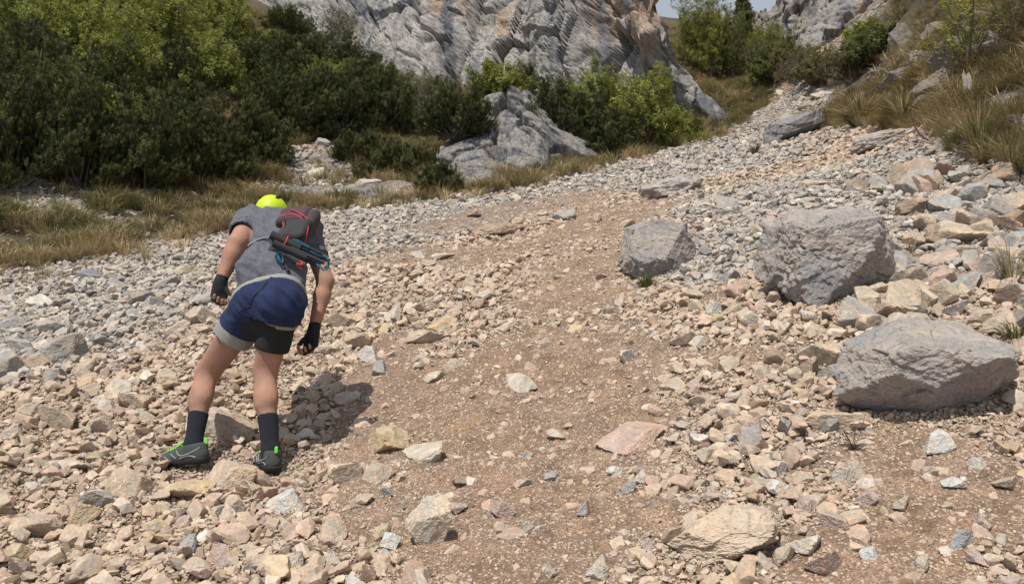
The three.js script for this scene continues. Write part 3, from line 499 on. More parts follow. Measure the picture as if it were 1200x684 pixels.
// kind: how the limbs run; w, h in metres
function plant(name, label, category, grp, base, w, h, o) {
  const r = random(o.seed), g = group(name, base), limbs = [], sprigs = [], R = w / 2, kind = o.kind, so = o.seed * 1.37;
  const nL = o.limbs || 14;
  for (let i = 0; i < nL; i++) {
    const az = i * 2.39996 + 0.5 * r(), el = kind === 'spruce' ? 0 : Math.asin(clamp(0.02 + 0.98 * Math.pow((i + 0.5) / nL, kind === 'pine' ? 0.9 : 0.75), 0, 1));
    let root, end, mid;
    if (kind === 'spruce') { const t = (i + 0.5) / nL, y = h * (0.08 + 0.88 * t), len = R * (1 - t) * (0.8 + 0.4 * r()) + 0.1; root = V(0, y, 0); end = V(Math.cos(az) * len, y - 0.12 * len, Math.sin(az) * len); mid = root.clone().lerp(end, 0.5).add(V(0, 0.08 * len, 0)); }
    else {
      const bump = 1 + 0.34 * n3(Math.cos(az) * 1.3 + so, el * 1.6, Math.sin(az) * 1.3) + 0.16 * (r() - 0.5), deepn = 0.72 + 0.28 * Math.sqrt(r());
      end = V(Math.cos(az) * Math.cos(el) * R * bump * deepn, h * (0.06 + 0.90 * Math.sin(el) * deepn * (0.8 + 0.2 * bump)), Math.sin(az) * Math.cos(el) * R * bump * deepn);
      root = V((r() - 0.5) * R * 0.25, -0.1, (r() - 0.5) * R * 0.25);
      mid = kind === 'pine' ? V(end.x * 0.62, end.y * 0.3, end.z * 0.62) : V(end.x * 0.38, end.y * 0.55, end.z * 0.38);
    }
    const c = new THREE.QuadraticBezierCurve3(root, mid, end), L = c.getLength(), thick = (o.bark || 0.022) * (0.6 + 0.4 * L / h);
    limbs.push(taper(c.getPoints(4), thick, thick * 0.25, 5));
    const nS = o.sub || 9;
    for (let s = 0; s < nS; s++) {
      const t = lerp(kind === 'spruce' ? 0.15 : 0.38, 1, (s + r()) / nS), q = c.getPoint(Math.min(1, t)), d = c.getTangent(Math.min(1, t));
      const dir = V(r() - 0.5, (r() - 0.5) * (kind === 'spruce' ? 0.3 : 1), r() - 0.5).normalize().multiplyScalar(kind === 'spruce' ? 0.8 : 1).add(d).add(V(0, kind === 'pine' ? 0.75 : 0.25, 0)).normalize(), len = (o.twig || 0.3) * R * (0.6 + 0.8 * r()) * (kind === 'spruce' ? 1.2 * (1 - q.y / h) + 0.25 : 1);
      const e = q.clone().addScaledVector(dir, len);
      if (s % 2 === 0) limbs.push(taper([q, q.clone().lerp(e, 0.5).add(V(0, -0.03 * len, 0)), e], thick * 0.35, thick * 0.1, 3));
      const nQ = o.per || 9;
      for (let k = 0; k < nQ; k++) {
        const f = Math.pow(r(), 0.7), pt = q.clone().lerp(e, f).add(V(r() - 0.5, r() - 0.5, r() - 0.5).multiplyScalar(len * 0.75));
        if (pt.y < 0.02 * h) continue;
        const up = V((r() - 0.5) * 1.5, kind === 'pine' ? 0.9 : 0.35 + (r() - 0.3), (r() - 0.5) * 1.5).add(dir.clone().multiplyScalar(0.7)).normalize();
        sprigs.push([pt, up, (o.size || 0.17) * (0.7 + 0.6 * r())]);
      }
    }
  }
  if (kind === 'spruce') limbs.push(taper([V(0, -0.2, 0), V(0.02, h * 0.5, 0), V(0, h, 0)], h * 0.022, 0.01, 6));
  mesh('trunk', mergeGeometries(limbs), o.wood || barkMat, g);
  const im = new THREE.InstancedMesh(o.leaf || (kind === 'leafy' ? LEAVES : NEEDLES), kind === 'leafy' ? greenMat : needleMat, sprigs.length), m = new THREE.Matrix4(), q = new THREE.Quaternion(), q2 = new THREE.Quaternion(), up = V(0, 1, 0), c = new THREE.Color();
  im.name = 'crown'; im.userData.kind = 'stuff';
  sprigs.forEach(([p, d, s], i) => { q.setFromUnitVectors(up, d).multiply(q2.setFromAxisAngle(up, r() * 6.28)); m.compose(p, q, V(s, s, s)); im.setMatrixAt(i, m); im.setColorAt(i, c.setRGB(...tint(o.tint, r))); });
  g.add(im);
  tag(g, label, category, grp);
  return g;
}
// [kind, column, row of the foot, width, height in the photograph, tint, label, extra]
const G1 = 'pines on the wooded bank', G2 = 'fresh green shrubs on the wooded bank';
const WOOD = [
  // wooded bank, front row
  ['pine', 20, 215, 150, 190, PINE, 'tall dark mountain pine at the shaded end of the bank', G1],
  ['pine', 95, 222, 130, 150, PINE, 'dark mountain pine at the foot of the wooded bank', G1],
  ['pine', 165, 222, 130, 130, PINE, 'dark mountain pine at the foot of the wooded bank', G1],
  ['pine', 235, 215, 130, 120, PINE, 'dark mountain pine at the foot of the wooded bank', G1],
  ['pine', 298, 198, 100, 84, PINE, 'dark mountain pine at the foot of the wooded bank', G1],
  ['pine', -60, 230, 150, 200, PINE, 'dark mountain pine at the foot of the wooded bank', G1],
  // middle rows
  ['pine', 120, 150, 110, 110, PINE, 'dark mountain pine among the fresh green shrubs', G1],
  ['pine', 208, 135, 64, 105, PINE, 'upright dark pine standing out of the fresh green shrubs', G1],
  ['pine', 330, 160, 110, 85, PINE, 'broad low mountain pine on the grassy shelf', G1],
  ['pine', 385, 158, 110, 90, PINE, 'broad low mountain pine on the grassy shelf', G1],
  ['pine', 440, 155, 100, 85, PINE, 'broad low mountain pine on the grassy shelf', G1],
  ['pine', 300, 110, 100, 75, PINE, 'mountain pine on the upper bank below the cliff', G1],
  ['pine', 345, 88, 90, 48, PINE, 'mountain pine on the upper bank below the cliff', G1],
  ['pine', 400, 105, 90, 60, PINE, 'mountain pine on the upper bank below the cliff', G1],
  ['pine', 30, 110, 110, 100, PINE, 'mountain pine on the upper bank below the cliff', G1],
  ['pine', 335, 42, 60, 34, OLIVE, 'olive mountain pine against the pale cliff', G1],
  ['leafy', 60, 165, 100, 110, OLIVE, 'olive leafy shrub between the dark pines', G2],
  ['leafy', 140, 120, 130, 110, FRESH, 'fresh yellow green shrub above the dark pines', G2],
  ['leafy', 85, 80, 130, 110, FRESH, 'fresh yellow green shrub above the dark pines', G2],
  ['leafy', 190, 70, 130, 110, FRESH, 'fresh yellow green shrub above the dark pines', G2],
  ['leafy', 250, 115, 80, 75, FRESH, 'fresh yellow green shrub above the dark pines', G2],
  ['leafy', 262, 60, 90, 75, FRESH, 'fresh yellow green shrub above the dark pines', G2],
  ['leafy', 30, 50, 130, 100, FRESH, 'fresh yellow green shrub above the dark pines', G2],
  ['leafy', 130, 25, 130, 80, OLIVE, 'olive leafy shrub high on the wooded bank', G2],
  ['leafy', 235, 20, 110, 80, FRESH, 'fresh yellow green shrub above the dark pines', G2],
  ['leafy', 285, 98, 60, 48, FRESH, 'small bright yellow green shrub beside the upright pine', G2],
  ['leafy', 100, 195, 60, 60, FRESH, 'leafy sapling in front of the dark pines', G2],
  ['leafy', 45, 200, 50, 60, FRESH, 'leafy sapling in front of the dark pines', G2],
  ['leafy', 140, 175, 60, 70, FRESH, 'leafy sapling in front of the dark pines', G2],
  ['leafy', 385, 110, 60, 40, FRESH, 'small fresh green shrub among the upper pines', G2],
  ['leafy', 395, 58, 50, 60, GREYG, 'grey green thin shrub against the cliff foot', G2],
  // creeping pine and shrubs round the rock rib
  ['pine', 425, 192, 78, 32, PINE, 'creeping dark pine above the pale rock step', 'creeping pines'],
  ['pine', 470, 210, 84, 40, PINE, 'creeping dark pine above the pale rock step', 'creeping pines'],
  ['pine', 515, 228, 50, 38, PINE, 'creeping dark pine at the foot of the rock rib', 'creeping pines'],
  ['leafy', 500, 140, 80, 62, GREYG, 'grey green shrub below the cliff beside the rock rib', 'shrubs round the rock rib'],
  ['leafy', 455, 128, 60, 56, OLIVE, 'olive shrub at the end of the pine shelf', 'shrubs round the rock rib'],
  ['pine', 533, 158, 96, 56, PINE, 'dark mountain pine overhanging the rock rib', 'shrubs round the rock rib', 20.4],
  ['leafy', 580, 116, 60, 42, FRESH, 'bright green shrub on top of the rock rib', 'shrubs round the rock rib', 22.2],
  ['leafy', 612, 120, 60, 48, OLIVE, 'olive shrub behind the rock rib', 'shrubs round the rock rib'],
  ['pine', 646, 168, 80, 85, PINE, 'dark mountain pine on the slope side of the rock rib', 'shrubs round the rock rib', 22.2],
  ['pine', 688, 188, 84, 90, PINE, 'dark mountain pine on the slope side of the rock rib', 'shrubs round the rock rib', 22],
  ['pine', 725, 186, 60, 62, PINE, 'dark pine under the big fresh green shrub', 'shrubs round the rock rib'],
  ['leafy', 705, 170, 90, 105, FRESH, 'big fresh green many-stemmed shrub under the cliff', 'shrubs round the rock rib'],
  ['leafy', 760, 176, 100, 105, FRESH, 'big fresh green many-stemmed shrub under the cliff', 'shrubs round the rock rib'],
  ['leafy', 655, 130, 60, 50, GREYG, 'grey green shrub at the cliff foot behind the pines', 'shrubs round the rock rib'],
  ['leafy', 795, 166, 50, 40, OLIVE, 'low olive shrub at the corner of the cliff', 'shrubs round the rock rib'],
  // gully
  ['leafy', 836, 92, 60, 125, FRESH, 'green young tree behind the corner of the cliff', 'trees in the gully'],
  ['leafy', 812, 76, 56, 100, FRESH, 'green young tree behind the corner of the cliff', 'trees in the gully'],
  ['leafy', 826, 84, 56, 105, OLIVE, 'olive tree at the edge of the gully', 'trees in the gully'],
  ['leafy', 848, 92, 54, 120, FRESH, 'green young tree behind the corner of the cliff', 'trees in the gully'],
  ['leafy', 858, 98, 60, 100, OLIVE, 'olive tree at the edge of the gully', 'trees in the gully'],
  ['spruce', 873, 60, 34, 78, PINE, 'dark spruce rising above the gully trees', 'trees in the gully'],
  ['leafy', 885, 92, 60, 52, GREYG, 'grey green shrub below the dark spruce', 'trees in the gully'],
  ['leafy', 918, 95, 70, 60, OLIVE, 'olive brown tree in the gully', 'trees in the gully'],
  ['leafy', 900, 70, 60, 45, FRESH, 'bright green tree below the distant crag', 'trees in the gully'],
  ['leafy', 950, 98, 60, 42, BUDS, 'brownish shrub not yet in leaf in the gully', 'trees in the gully'],
  ['leafy', 985, 95, 60, 42, BUDS, 'brownish shrub not yet in leaf in the gully', 'trees in the gully'],
  ['leafy', 1012, 85, 60, 50, OLIVE, 'olive tree beside the gully track', 'trees in the gully'],
  ['leafy', 905, 100, 60, 58, OLIVE, 'olive brown tree in the gully', 'trees in the gully'],
  ['leafy', 935, 101, 54, 46, BUDS, 'brownish shrub not yet in leaf in the gully', 'trees in the gully'],
  ['leafy', 966, 100, 54, 42, OLIVE, 'olive brown tree in the gully', 'trees in the gully'],
  ['leafy', 998, 95, 54, 44, BUDS, 'brownish shrub not yet in leaf in the gully', 'trees in the gully'],
  ['leafy', 1035, 70, 46, 48, OLIVE, 'bright green tree at the turn of the gully track', 'trees in the gully'],
  ['leafy', 1015, 60, 50, 36, FRESH, 'bright green tree below the distant crag', 'trees in the gully'],
];
WOOD.forEach(([kind, px, py, w, h, tn, label, grp, far], i) => {
  const b = far ? at(px, py, far) : onGround(px, py, 9, 110), m = 1 / pxPerM(b), W = w * m, HT = h * m, big = clamp(W / 2.2, 0.5, 2.2);
  const o = kind === 'pine' ? { kind, seed: 900 + i * 7, limbs: Math.round(16 + 8 * big), sub: 9, per: Math.round(14 + 4 * big), size: 0.105 + 0.02 * big, tint: tn, bark: 0.03 } : kind === 'spruce' ? { kind, seed: 900 + i * 7, limbs: 46, sub: 6, per: 7, size: 0.3, tint: tn, bark: 0.05 }
    : { kind, seed: 900 + i * 7, limbs: Math.round(14 + 6 * big), sub: 8, per: tn === GREYG || tn === BUDS ? 10 : 12, size: 0.14 + 0.035 * big, tint: tn, bark: 0.028, leaf: tn === GREYG || tn === BUDS ? SPARSE : LEAVES, wood: tn === GREYG || tn === BUDS ? paleBark : barkMat };
  plant(kind === 'pine' ? 'mountain_pine' : kind === 'spruce' ? 'spruce_tree' : 'leafy_shrub', label, kind === 'leafy' ? 'shrub' : 'pine tree', grp, b.add(V(0, -0.05, 0)), W * 1.05, HT * 1.05, o);
});
// ---- grass
function tuftGeo(seed, n, len, spread, droop, width) {
  const r = random(seed), t = [];
  for (let i = 0; i < n; i++) {
    const a = r() * 6.2832, o = spread * Math.sqrt(r()), L = len * (0.55 + 0.6 * r()), out = V(Math.cos(a), 0, Math.sin(a)), s = V(-Math.sin(a), 0, Math.cos(a)).multiplyScalar(width * (0.7 + 0.6 * r())), b = out.clone().multiplyScalar(0.25 * spread * r()), k = droop * r();
    const p1 = b.clone().add(out.clone().multiplyScalar(o * L * 0.5)).add(V(0, L * 0.55, 0)), p2 = b.clone().add(out.clone().multiplyScalar((o + k) * L)).add(V(0, L * (0.95 - 0.5 * k), 0));
    t.push(b.clone().sub(s), b.clone().add(s), p1.clone().addScaledVector(s, 0.7), b.clone().sub(s), p1.clone().addScaledVector(s, 0.7), p1.clone().addScaledVector(s, -0.7), p1.clone().addScaledVector(s, -0.7), p1.clone().addScaledVector(s, 0.7), p2);
  }
  return triGeo(t);
}
const STRAW = [[0.48, 0.375, 0.215], [0.41, 0.33, 0.18], [0.54, 0.435, 0.27], [0.32, 0.26, 0.14]], MIXED = [[0.24, 0.215, 0.09], [0.20, 0.19, 0.08], [0.30, 0.25, 0.125], [0.145, 0.15, 0.055]], GREEN = [[0.17, 0.22, 0.05], [0.13, 0.18, 0.045]];
const BANKG = [[0.27, 0.20, 0.10], [0.22, 0.175, 0.085], [0.34, 0.26, 0.14], [0.17, 0.155, 0.07]];
const TUFTS = [tuftGeo(1, 46, 1, 0.7, 0.7, 0.012), tuftGeo(2, 40, 1, 0.9, 0.9, 0.013), tuftGeo(3, 52, 0.9, 0.55, 0.6, 0.012)];
function meadow(name, label, where, step) {
  const lists = TUFTS.map(() => []), r = random(step.seed);
  for (let k = 0; k < step.n; k++) { const a = where(r); if (a) lists[Math.floor(r() * TUFTS.length)].push(a); }
  const g = group(name); tag(g, label, 'grass', null, 'stuff');
  const m = new THREE.Matrix4(), q = new THREE.Quaternion(), q2 = new THREE.Quaternion(), up = V(0, 1, 0), c = new THREE.Color();
  lists.forEach((l, k) => { const im = new THREE.InstancedMesh(TUFTS[k], bladeMat, l.length); im.name = 'grass_blades'; im.userData.kind = 'stuff'; l.forEach(([p, s, col], i) => { q.setFromUnitVectors(up, slopeAt(p.x, p.z).lerp(up, 0.5).normalize()).multiply(q2.setFromAxisAngle(up, r() * 6.28)); m.compose(p, q, V(s * (0.9 + 0.4 * r()), s, s * (0.9 + 0.4 * r()))); im.setMatrixAt(i, m); im.setColorAt(i, c.setRGB(...col)); }); g.add(im); });
}
meadow('dry_grass', 'dry straw and olive grass on the bank below the pines', (r) => {
  const z = -8 - 30 * Math.pow(r(), 1.5), x = -z * lerp(-0.85, 0.35, r()) - 1, out = onLeft(x, z);
  if (out < -0.05 && r() > 0.25 * Math.exp(out / 0.35) || onRight(x, z) > 0) return null;
  const patch = fbm(x * 0.5, 20, z * 0.5, 2) + 0.75 * n3b(x * 1.5, 4, z * 1.5), edge = Math.exp(-out / 1.2);
  if (patch < -0.22 + 0.3 * r() - edge * 0.3) return null;
  if (isScree(x, z) < -0.1 && out > 0 && r() < 0.9) return null;
  const s = (0.18 + 0.3 * r() + 0.22 * clamp(patch, 0, 1)) * (1 - 0.45 * edge * r());
  return [V(x, H(x, z) - 0.02, z), s, tint(r() < 0.3 + 0.45 * edge - 0.5 * n3(x * 0.7, 8, z * 0.7) ? STRAW : MIXED, r)];
}, { n: 26000, seed: 31 });
meadow('bank_grass', 'long dry grass hanging over the steep rocky bank', (r) => {
  const z = -6 - 50 * Math.pow(r(), 1.6), x = -z * lerp(0.25, 0.85, r()) + 0.5, out = onRight(x, z);
  if (out < 0.02) return null;
  const patch = fbm(x * 0.6, 30, z * 0.6, 3) + 0.5 * n3b(x * 1.3, 14, z * 1.3);
  if (patch < -0.12 + 0.2 * r()) return null;
  return [V(x, H(x, z) - 0.03, z), 0.26 + 0.28 * r() * (0.5 + 0.5 * Math.min(1, out)), tint(r() < 0.3 - 0.5 * n3(x * 0.6, 18, z * 0.6) ? STRAW : BANKG, r)];
}, { n: 15000, seed: 37 });
meadow('gully_grass', 'thin brown grass on the slope of the gully behind the cliff corner', (r) => {
  const z = -28 - 40 * r(), x = -z * lerp(0.2, 0.42, r());
  if (isScree(x, z) < 0.15 || onRight(x, z) > 0) return null;
  return [V(x, H(x, z) - 0.03, z), 0.3 + 0.3 * r(), tint(r() < 0.35 ? STRAW : MIXED, r)];
}, { n: 5000, seed: 41 });
// ---------------------------------------------------------------- the walking person
// meshes a distance field on a grid (surface nets)
function nets(sdf, lo, hi, cell, disp) {
  const nx = Math.ceil((hi.x - lo.x) / cell) + 1, ny = Math.ceil((hi.y - lo.y) / cell) + 1, nz = Math.ceil((hi.z - lo.z) / cell) + 1, f = new Float32Array(nx * ny * nz).fill(1), S = 4;
  for (let k = 0; k < nz; k += S) for (let j = 0; j < ny; j += S) for (let i = 0; i < nx; i += S) {
    const c = sdf(lo.x + (i + S / 2) * cell, lo.y + (j + S / 2) * cell, lo.z + (k + S / 2) * cell), far = Math.abs(c) > cell * S * 1.25 + 0.02;
    for (let c3 = k; c3 < Math.min(k + S, nz); c3++) for (let c2 = j; c2 < Math.min(j + S, ny); c2++) for (let c1 = i; c1 < Math.min(i + S, nx); c1++) f[(c3 * ny + c2) * nx + c1] = far ? c : sdf(lo.x + c1 * cell, lo.y + c2 * cell, lo.z + c3 * cell);
  }
  const id = new Int32Array(nx * ny * nz).fill(-1), pos = [], idx = [], at3 = (i, j, k) => (k * ny + j) * nx + i;
  const E = [[0, 1], [2, 3], [4, 5], [6, 7], [0, 2], [1, 3], [4, 6], [5, 7], [0, 4], [1, 5], [2, 6], [3, 7]], C = [0, 1, 2, 3, 4, 5, 6, 7].map((n) => [n & 1, (n >> 1) & 1, n >> 2]);
  for (let k = 0; k < nz - 1; k++) for (let j = 0; j < ny - 1; j++) for (let i = 0; i < nx - 1; i++) {
    const v = C.map(([a, b, c]) => f[at3(i + a, j + b, k + c)]); let x = 0, y = 0, z = 0, n = 0;
    for (const [a, b] of E) if (v[a] < 0 !== v[b] < 0) { const t = v[a] / (v[a] - v[b]); x += lerp(C[a][0], C[b][0], t); y += lerp(C[a][1], C[b][1], t); z += lerp(C[a][2], C[b][2], t); n++; }
    if (n) { id[at3(i, j, k)] = pos.length / 3; pos.push(lo.x + (i + x / n) * cell, lo.y + (j + y / n) * cell, lo.z + (k + z / n) * cell); }
  }
  const quad = (a, b, c, d, flip) => { if (a < 0 || b < 0 || c < 0 || d < 0) return; flip ? idx.push(a, c, b, a, d, c) : idx.push(a, b, c, a, c, d); };
  for (let k = 1; k < nz - 1; k++) for (let j = 1; j < ny - 1; j++) for (let i = 1; i < nx - 1; i++) {
    const s = f[at3(i, j, k)] < 0;
    if (s !== f[at3(i + 1, j, k)] < 0) quad(id[at3(i, j - 1, k - 1)], id[at3(i, j, k - 1)], id[at3(i, j, k)], id[at3(i, j - 1, k)], !s);
    if (s !== f[at3(i, j + 1, k)] < 0) quad(id[at3(i - 1, j, k - 1)], id[at3(i - 1, j, k)], id[at3(i, j, k)], id[at3(i, j, k - 1)], !s);
    if (s !== f[at3(i, j, k + 1)] < 0) quad(id[at3(i - 1, j - 1, k)], id[at3(i, j - 1, k)], id[at3(i, j, k)], id[at3(i - 1, j, k)], !s);
  }
  const g = new THREE.BufferGeometry(); g.setAttribute('position', new THREE.Float32BufferAttribute(pos, 3)); g.setIndex(idx); g.computeVertexNormals();
  return g;
}
// distance to a tapered limb
function limb(a, b, ra, rb) {
  const bx = b.x - a.x, by = b.y - a.y, bz = b.z - a.z, ll = bx * bx + by * by + bz * bz;
  return (x, y, z) => { const t = clamp(((x - a.x) * bx + (y - a.y) * by + (z - a.z) * bz) / ll, 0, 1); return Math.hypot(x - a.x - bx * t, y - a.y - by * t, z - a.z - bz * t) - lerp(ra, rb, t); };
}
const smin = (a, b, k) => { const h = Math.max(0, k - Math.abs(a - b)) / k; return Math.min(a, b) - h * h * k * 0.25; };
const join = (list, k) => (x, y, z) => { let d = 1e3; for (const f of list) d = smin(d, f(x, y, z), k); return d; };
const ball = (c, rx, ry, rz) => (x, y, z) => { const X = (x - c.x) / rx, Y = (y - c.y) / ry, Z = (z - c.z) / rz, l = Math.hypot(X, Y, Z); return (l - 1) * Math.min(rx, ry, rz); };
const half = (p, n) => (x, y, z) => (x - p.x) * n.x + (y - p.y) * n.y + (z - p.z) * n.z; // < 0 behind the plane
const box = (pts, pad) => [V(Math.min(...pts.map((p) => p.x)) - pad, Math.min(...pts.map((p) => p.y)) - pad, Math.min(...pts.map((p) => p.z)) - pad), V(Math.max(...pts.map((p) => p.x)) + pad, Math.max(...pts.map((p) => p.y)) + pad, Math.max(...pts.map((p) => p.z)) + pad)];
const paint = (name, c, o = {}) => new THREE.MeshStandardMaterial({ name, color: new THREE.Color().setRGB(...c), roughness: 0.85, ...o });
const weave = layered(256, [[8, 0.4], [90, 1], [128, 1]], 71), weaveBump = texture(256, (i) => weave[i]), heather = texture(256, (i) => 0.82 + 0.75 * (weave[i] - 0.5), true);
const clothUV = (g, s = 6) => boxUV(g.index ? g.toNonIndexed() : g, s);
const skinBump = texture(256, (() => { const n = layered(256, [[40, 1], [110, 1]], 73); return (i) => n[i]; })());
const skinMap = texture(256, (() => { const n = layered(256, [[5, 1], [14, 1], [60, 0.6]], 75); return (i) => { const v = 0.88 + 0.26 * (n[i] - 0.5); return [v, v * (1 - 0.18 * (n[i] - 0.5)), v * (1 - 0.22 * (n[i] - 0.5))]; }; })(), true);
const M = {
  skin: new THREE.MeshPhysicalMaterial({ name: 'skin', color: new THREE.Color().setRGB(0.47, 0.265, 0.185), map: skinMap, bumpMap: skinBump, bumpScale: 0.0008, roughness: 0.72, specularIntensity: 0.7 }),
  shirt: paint('heather grey jersey', [0.165, 0.175, 0.21], { map: heather, bumpMap: weaveBump, bumpScale: 0.002, roughness: 0.95 }),
  navy: paint('navy shorts cloth', [0.010, 0.021, 0.072], { bumpMap: weaveBump, bumpScale: 0.001, roughness: 0.92 }),
  black: paint('black stretch cloth', [0.012, 0.012, 0.014], { bumpMap: weaveBump, bumpScale: 0.0015, roughness: 0.85 }),
  sock: paint('navy black sock', [0.014, 0.016, 0.026], { bumpMap: weaveBump, bumpScale: 0.003, roughness: 0.95 }),
  band: paint('pale grey lining', [0.27, 0.275, 0.25], { bumpMap: weaveBump, bumpScale: 0.002 }),
  lime: paint('lime helmet shell', [0.5, 0.66, 0.012], { roughness: 0.5 }),
  limeCloth: paint('lime trim', [0.16, 0.62, 0.05], { roughness: 0.7 }),
  shoe: paint('charcoal shoe mesh', [0.075, 0.085, 0.085], { bumpMap: weaveBump, bumpScale: 0.004, roughness: 0.85 }),
  shoeTrim: paint('grey shoe overlay', [0.2, 0.215, 0.205], { roughness: 0.6 }),
  sole: paint('black rubber', [0.018, 0.018, 0.019], { roughness: 0.75 }),
  dark: paint('dark strap', [0.03, 0.03, 0.034]),
  hair: paint('dark hair', [0.04, 0.028, 0.02]),
  pack: paint('charcoal pack cloth', [0.055, 0.05, 0.056], { bumpMap: weaveBump, bumpScale: 0.003 }),
  packRed: paint('plum pack cloth', [0.075, 0.042, 0.052], { bumpMap: weaveBump, bumpScale: 0.003 }),
  red: paint('red cord', [0.5, 0.035, 0.05], { roughness: 0.7 }),
  blue: paint('teal anodised tube', [0.012, 0.095, 0.15], { roughness: 0.35, metalness: 0.3 }),
  blueStrap: paint('teal strap', [0.022, 0.14, 0.21]),
  strapGrey: paint('grey strap', [0.26, 0.27, 0.28]),
  eye: paint('eye', [0.7, 0.7, 0.68], { roughness: 0.3 }),
};
const footR = onGround(318, 556), D = -footR.z; console.log('person at', D.toFixed(2));
const J = (px, py, dd) => at(px, py, D + dd);
const K = D / 4.4; // scale of the figure
const B = {
  pel: J(315, 345, 0.02), hipL: J(298, 358, 0.06), hipR: J(331, 356, -0.01), waist: J(318, 322, 0.10), chest: J(324, 288, 0.30), neck: J(322, 260, 0.42), head: J(318, 254, 0.56),
  shL: J(293, 259, 0.38), shR: J(360, 268, 0.36), elL: J(278, 284, 0.12), wrL: J(258, 330, 0.08), elR: J(381, 330, 0.27), wrR: J(367, 388, 0.20),
  knL: J(243, 437, 0.22), anL: J(226, 521, 0.10), knR: J(311, 436, 0.10), anR: J(317, 529, 0.0),
};
for (const [a, b, want] of [['shL', 'elL', 0.31], ['elL', 'wrL', 0.26], ['shR', 'elR', 0.31], ['elR', 'wrR', 0.26], ['hipL', 'knL', 0.43], ['knL', 'anL', 0.41], ['hipR', 'knR', 0.43], ['knR', 'anR', 0.41], ['pel', 'neck', 0.56], ['shL', 'shR', 0.36]]) console.log(a, b, B[a].distanceTo(B[b]).toFixed(3), 'want', want);
const person = group('person', V(0, 0, 0)); tag(person, 'bent walker in grey t-shirt, navy shorts and lime helmet climbing the scree', 'person');
const mid = (a, b, t) => a.clone().lerp(b, t), dirOf = (a, b) => b.clone().sub(a).normalize();
// body in pieces that join smoothly
const spine = dirOf(B.pel, B.neck), across = dirOf(B.shL, B.shR), backN = across.clone().cross(spine).normalize(); if (backN.z < 0) backN.negate();
const side = (p, s) => p.clone().addScaledVector(across, s);
const torso = [
  limb(side(B.chest, -0.078), side(B.waist, -0.07), 0.108 * K, 0.092 * K), limb(side(B.chest, 0.078), side(B.waist, 0.07), 0.108 * K, 0.092 * K), limb(side(B.waist, -0.07), B.hipL, 0.098 * K, 0.098 * K), limb(side(B.waist, 0.07), B.hipR, 0.098 * K, 0.098 * K),
  limb(B.shL, side(B.chest, -0.06), 0.07 * K, 0.11 * K), limb(B.shR, side(B.chest, 0.06), 0.07 * K, 0.11 * K), limb(mid(B.shL, B.neck, 0.2), mid(B.shR, B.neck, 0.2), 0.062 * K, 0.062 * K), limb(B.chest, B.neck, 0.1 * K, 0.06 * K),
];
const glute = [ball(mid(B.hipL, B.pel, 0.35).add(V(0.0, -0.02, 0.035)), 0.098, 0.11, 0.1), ball(mid(B.hipR, B.pel, 0.35).add(V(0.0, -0.02, 0.035)), 0.098, 0.11, 0.1)];
const calf = (k, a) => mid(k, a, 0.32).add(V(0, 0, 0.02));
const legsL = [limb(B.hipL, B.knL, 0.098 * K, 0.067 * K), limb(B.knL, calf(B.knL, B.anL), 0.058 * K, 0.057 * K), limb(calf(B.knL, B.anL), B.anL, 0.057 * K, 0.039 * K)];
const legsR = [limb(B.hipR, B.knR, 0.092 * K, 0.064 * K), limb(B.knR, calf(B.knR, B.anR), 0.057 * K, 0.057 * K), limb(calf(B.knR, B.anR), B.anR, 0.057 * K, 0.039 * K)];
const heads = (k, a) => [-1, 1].map((s) => limb(mid(k, a, 0.08).add(V(0.02 * s, 0, 0.018)), mid(k, a, s > 0 ? 0.36 : 0.42).add(V(0.022 * s, 0, 0.034)), 0.026 * K, 0.036 * K)), hams = (h, k) => [-1, 1].map((s) => limb(mid(h, k, 0.5).add(V(0.03 * s, 0, 0.035)), mid(h, k, 0.97).add(V(0.034 * s, 0, 0.028)), 0.042 * K, 0.018 * K));
legsL.push(...heads(B.knL, B.anL), ...hams(B.hipL, B.knL)); legsR.push(...heads(B.knR, B.anR), ...hams(B.hipR, B.knR));
const armsL = [limb(B.shL, B.elL, 0.066 * K, 0.053 * K), limb(B.elL, mid(B.elL, B.wrL, 0.3), 0.051 * K, 0.051 * K), limb(mid(B.elL, B.wrL, 0.3), B.wrL, 0.051 * K, 0.033 * K)];
const armsR = [limb(B.shR, B.elR, 0.064 * K, 0.049 * K), limb(B.elR, mid(B.elR, B.wrR, 0.3), 0.046 * K, 0.047 * K), limb(mid(B.elR, B.wrR, 0.3), B.wrR, 0.047 * K, 0.031 * K)];
const headF = V(0.02, -0.3, -0.954).normalize(), headU = V(0, 0.954, -0.3).normalize(), headS = V(1, 0, 0);
const hp = (s, u, f) => B.head.clone().addScaledVector(headS, s).addScaledVector(headU, u).addScaledVector(headF, f);
const headSdf = join([limb(hp(0, 0.03, -0.02), hp(0, 0.02, 0.03), 0.088, 0.08), limb(hp(0, -0.02, 0.03), hp(0, -0.085, 0.06), 0.066, 0.042), limb(hp(0, -0.0, 0.105), hp(0, -0.03, 0.122), 0.009, 0.014), limb(hp(-0.078, -0.03, 0), hp(-0.082, 0.01, 0), 0.013, 0.016), limb(hp(0.078, -0.03, 0), hp(0.082, 0.01, 0), 0.013, 0.016), limb(hp(-0.02, -0.065, 0.093), hp(0.02, -0.065, 0.093), 0.008, 0.008), limb(hp(0, -0.05, -0.04), B.neck, 0.056, 0.062)], 0.03);
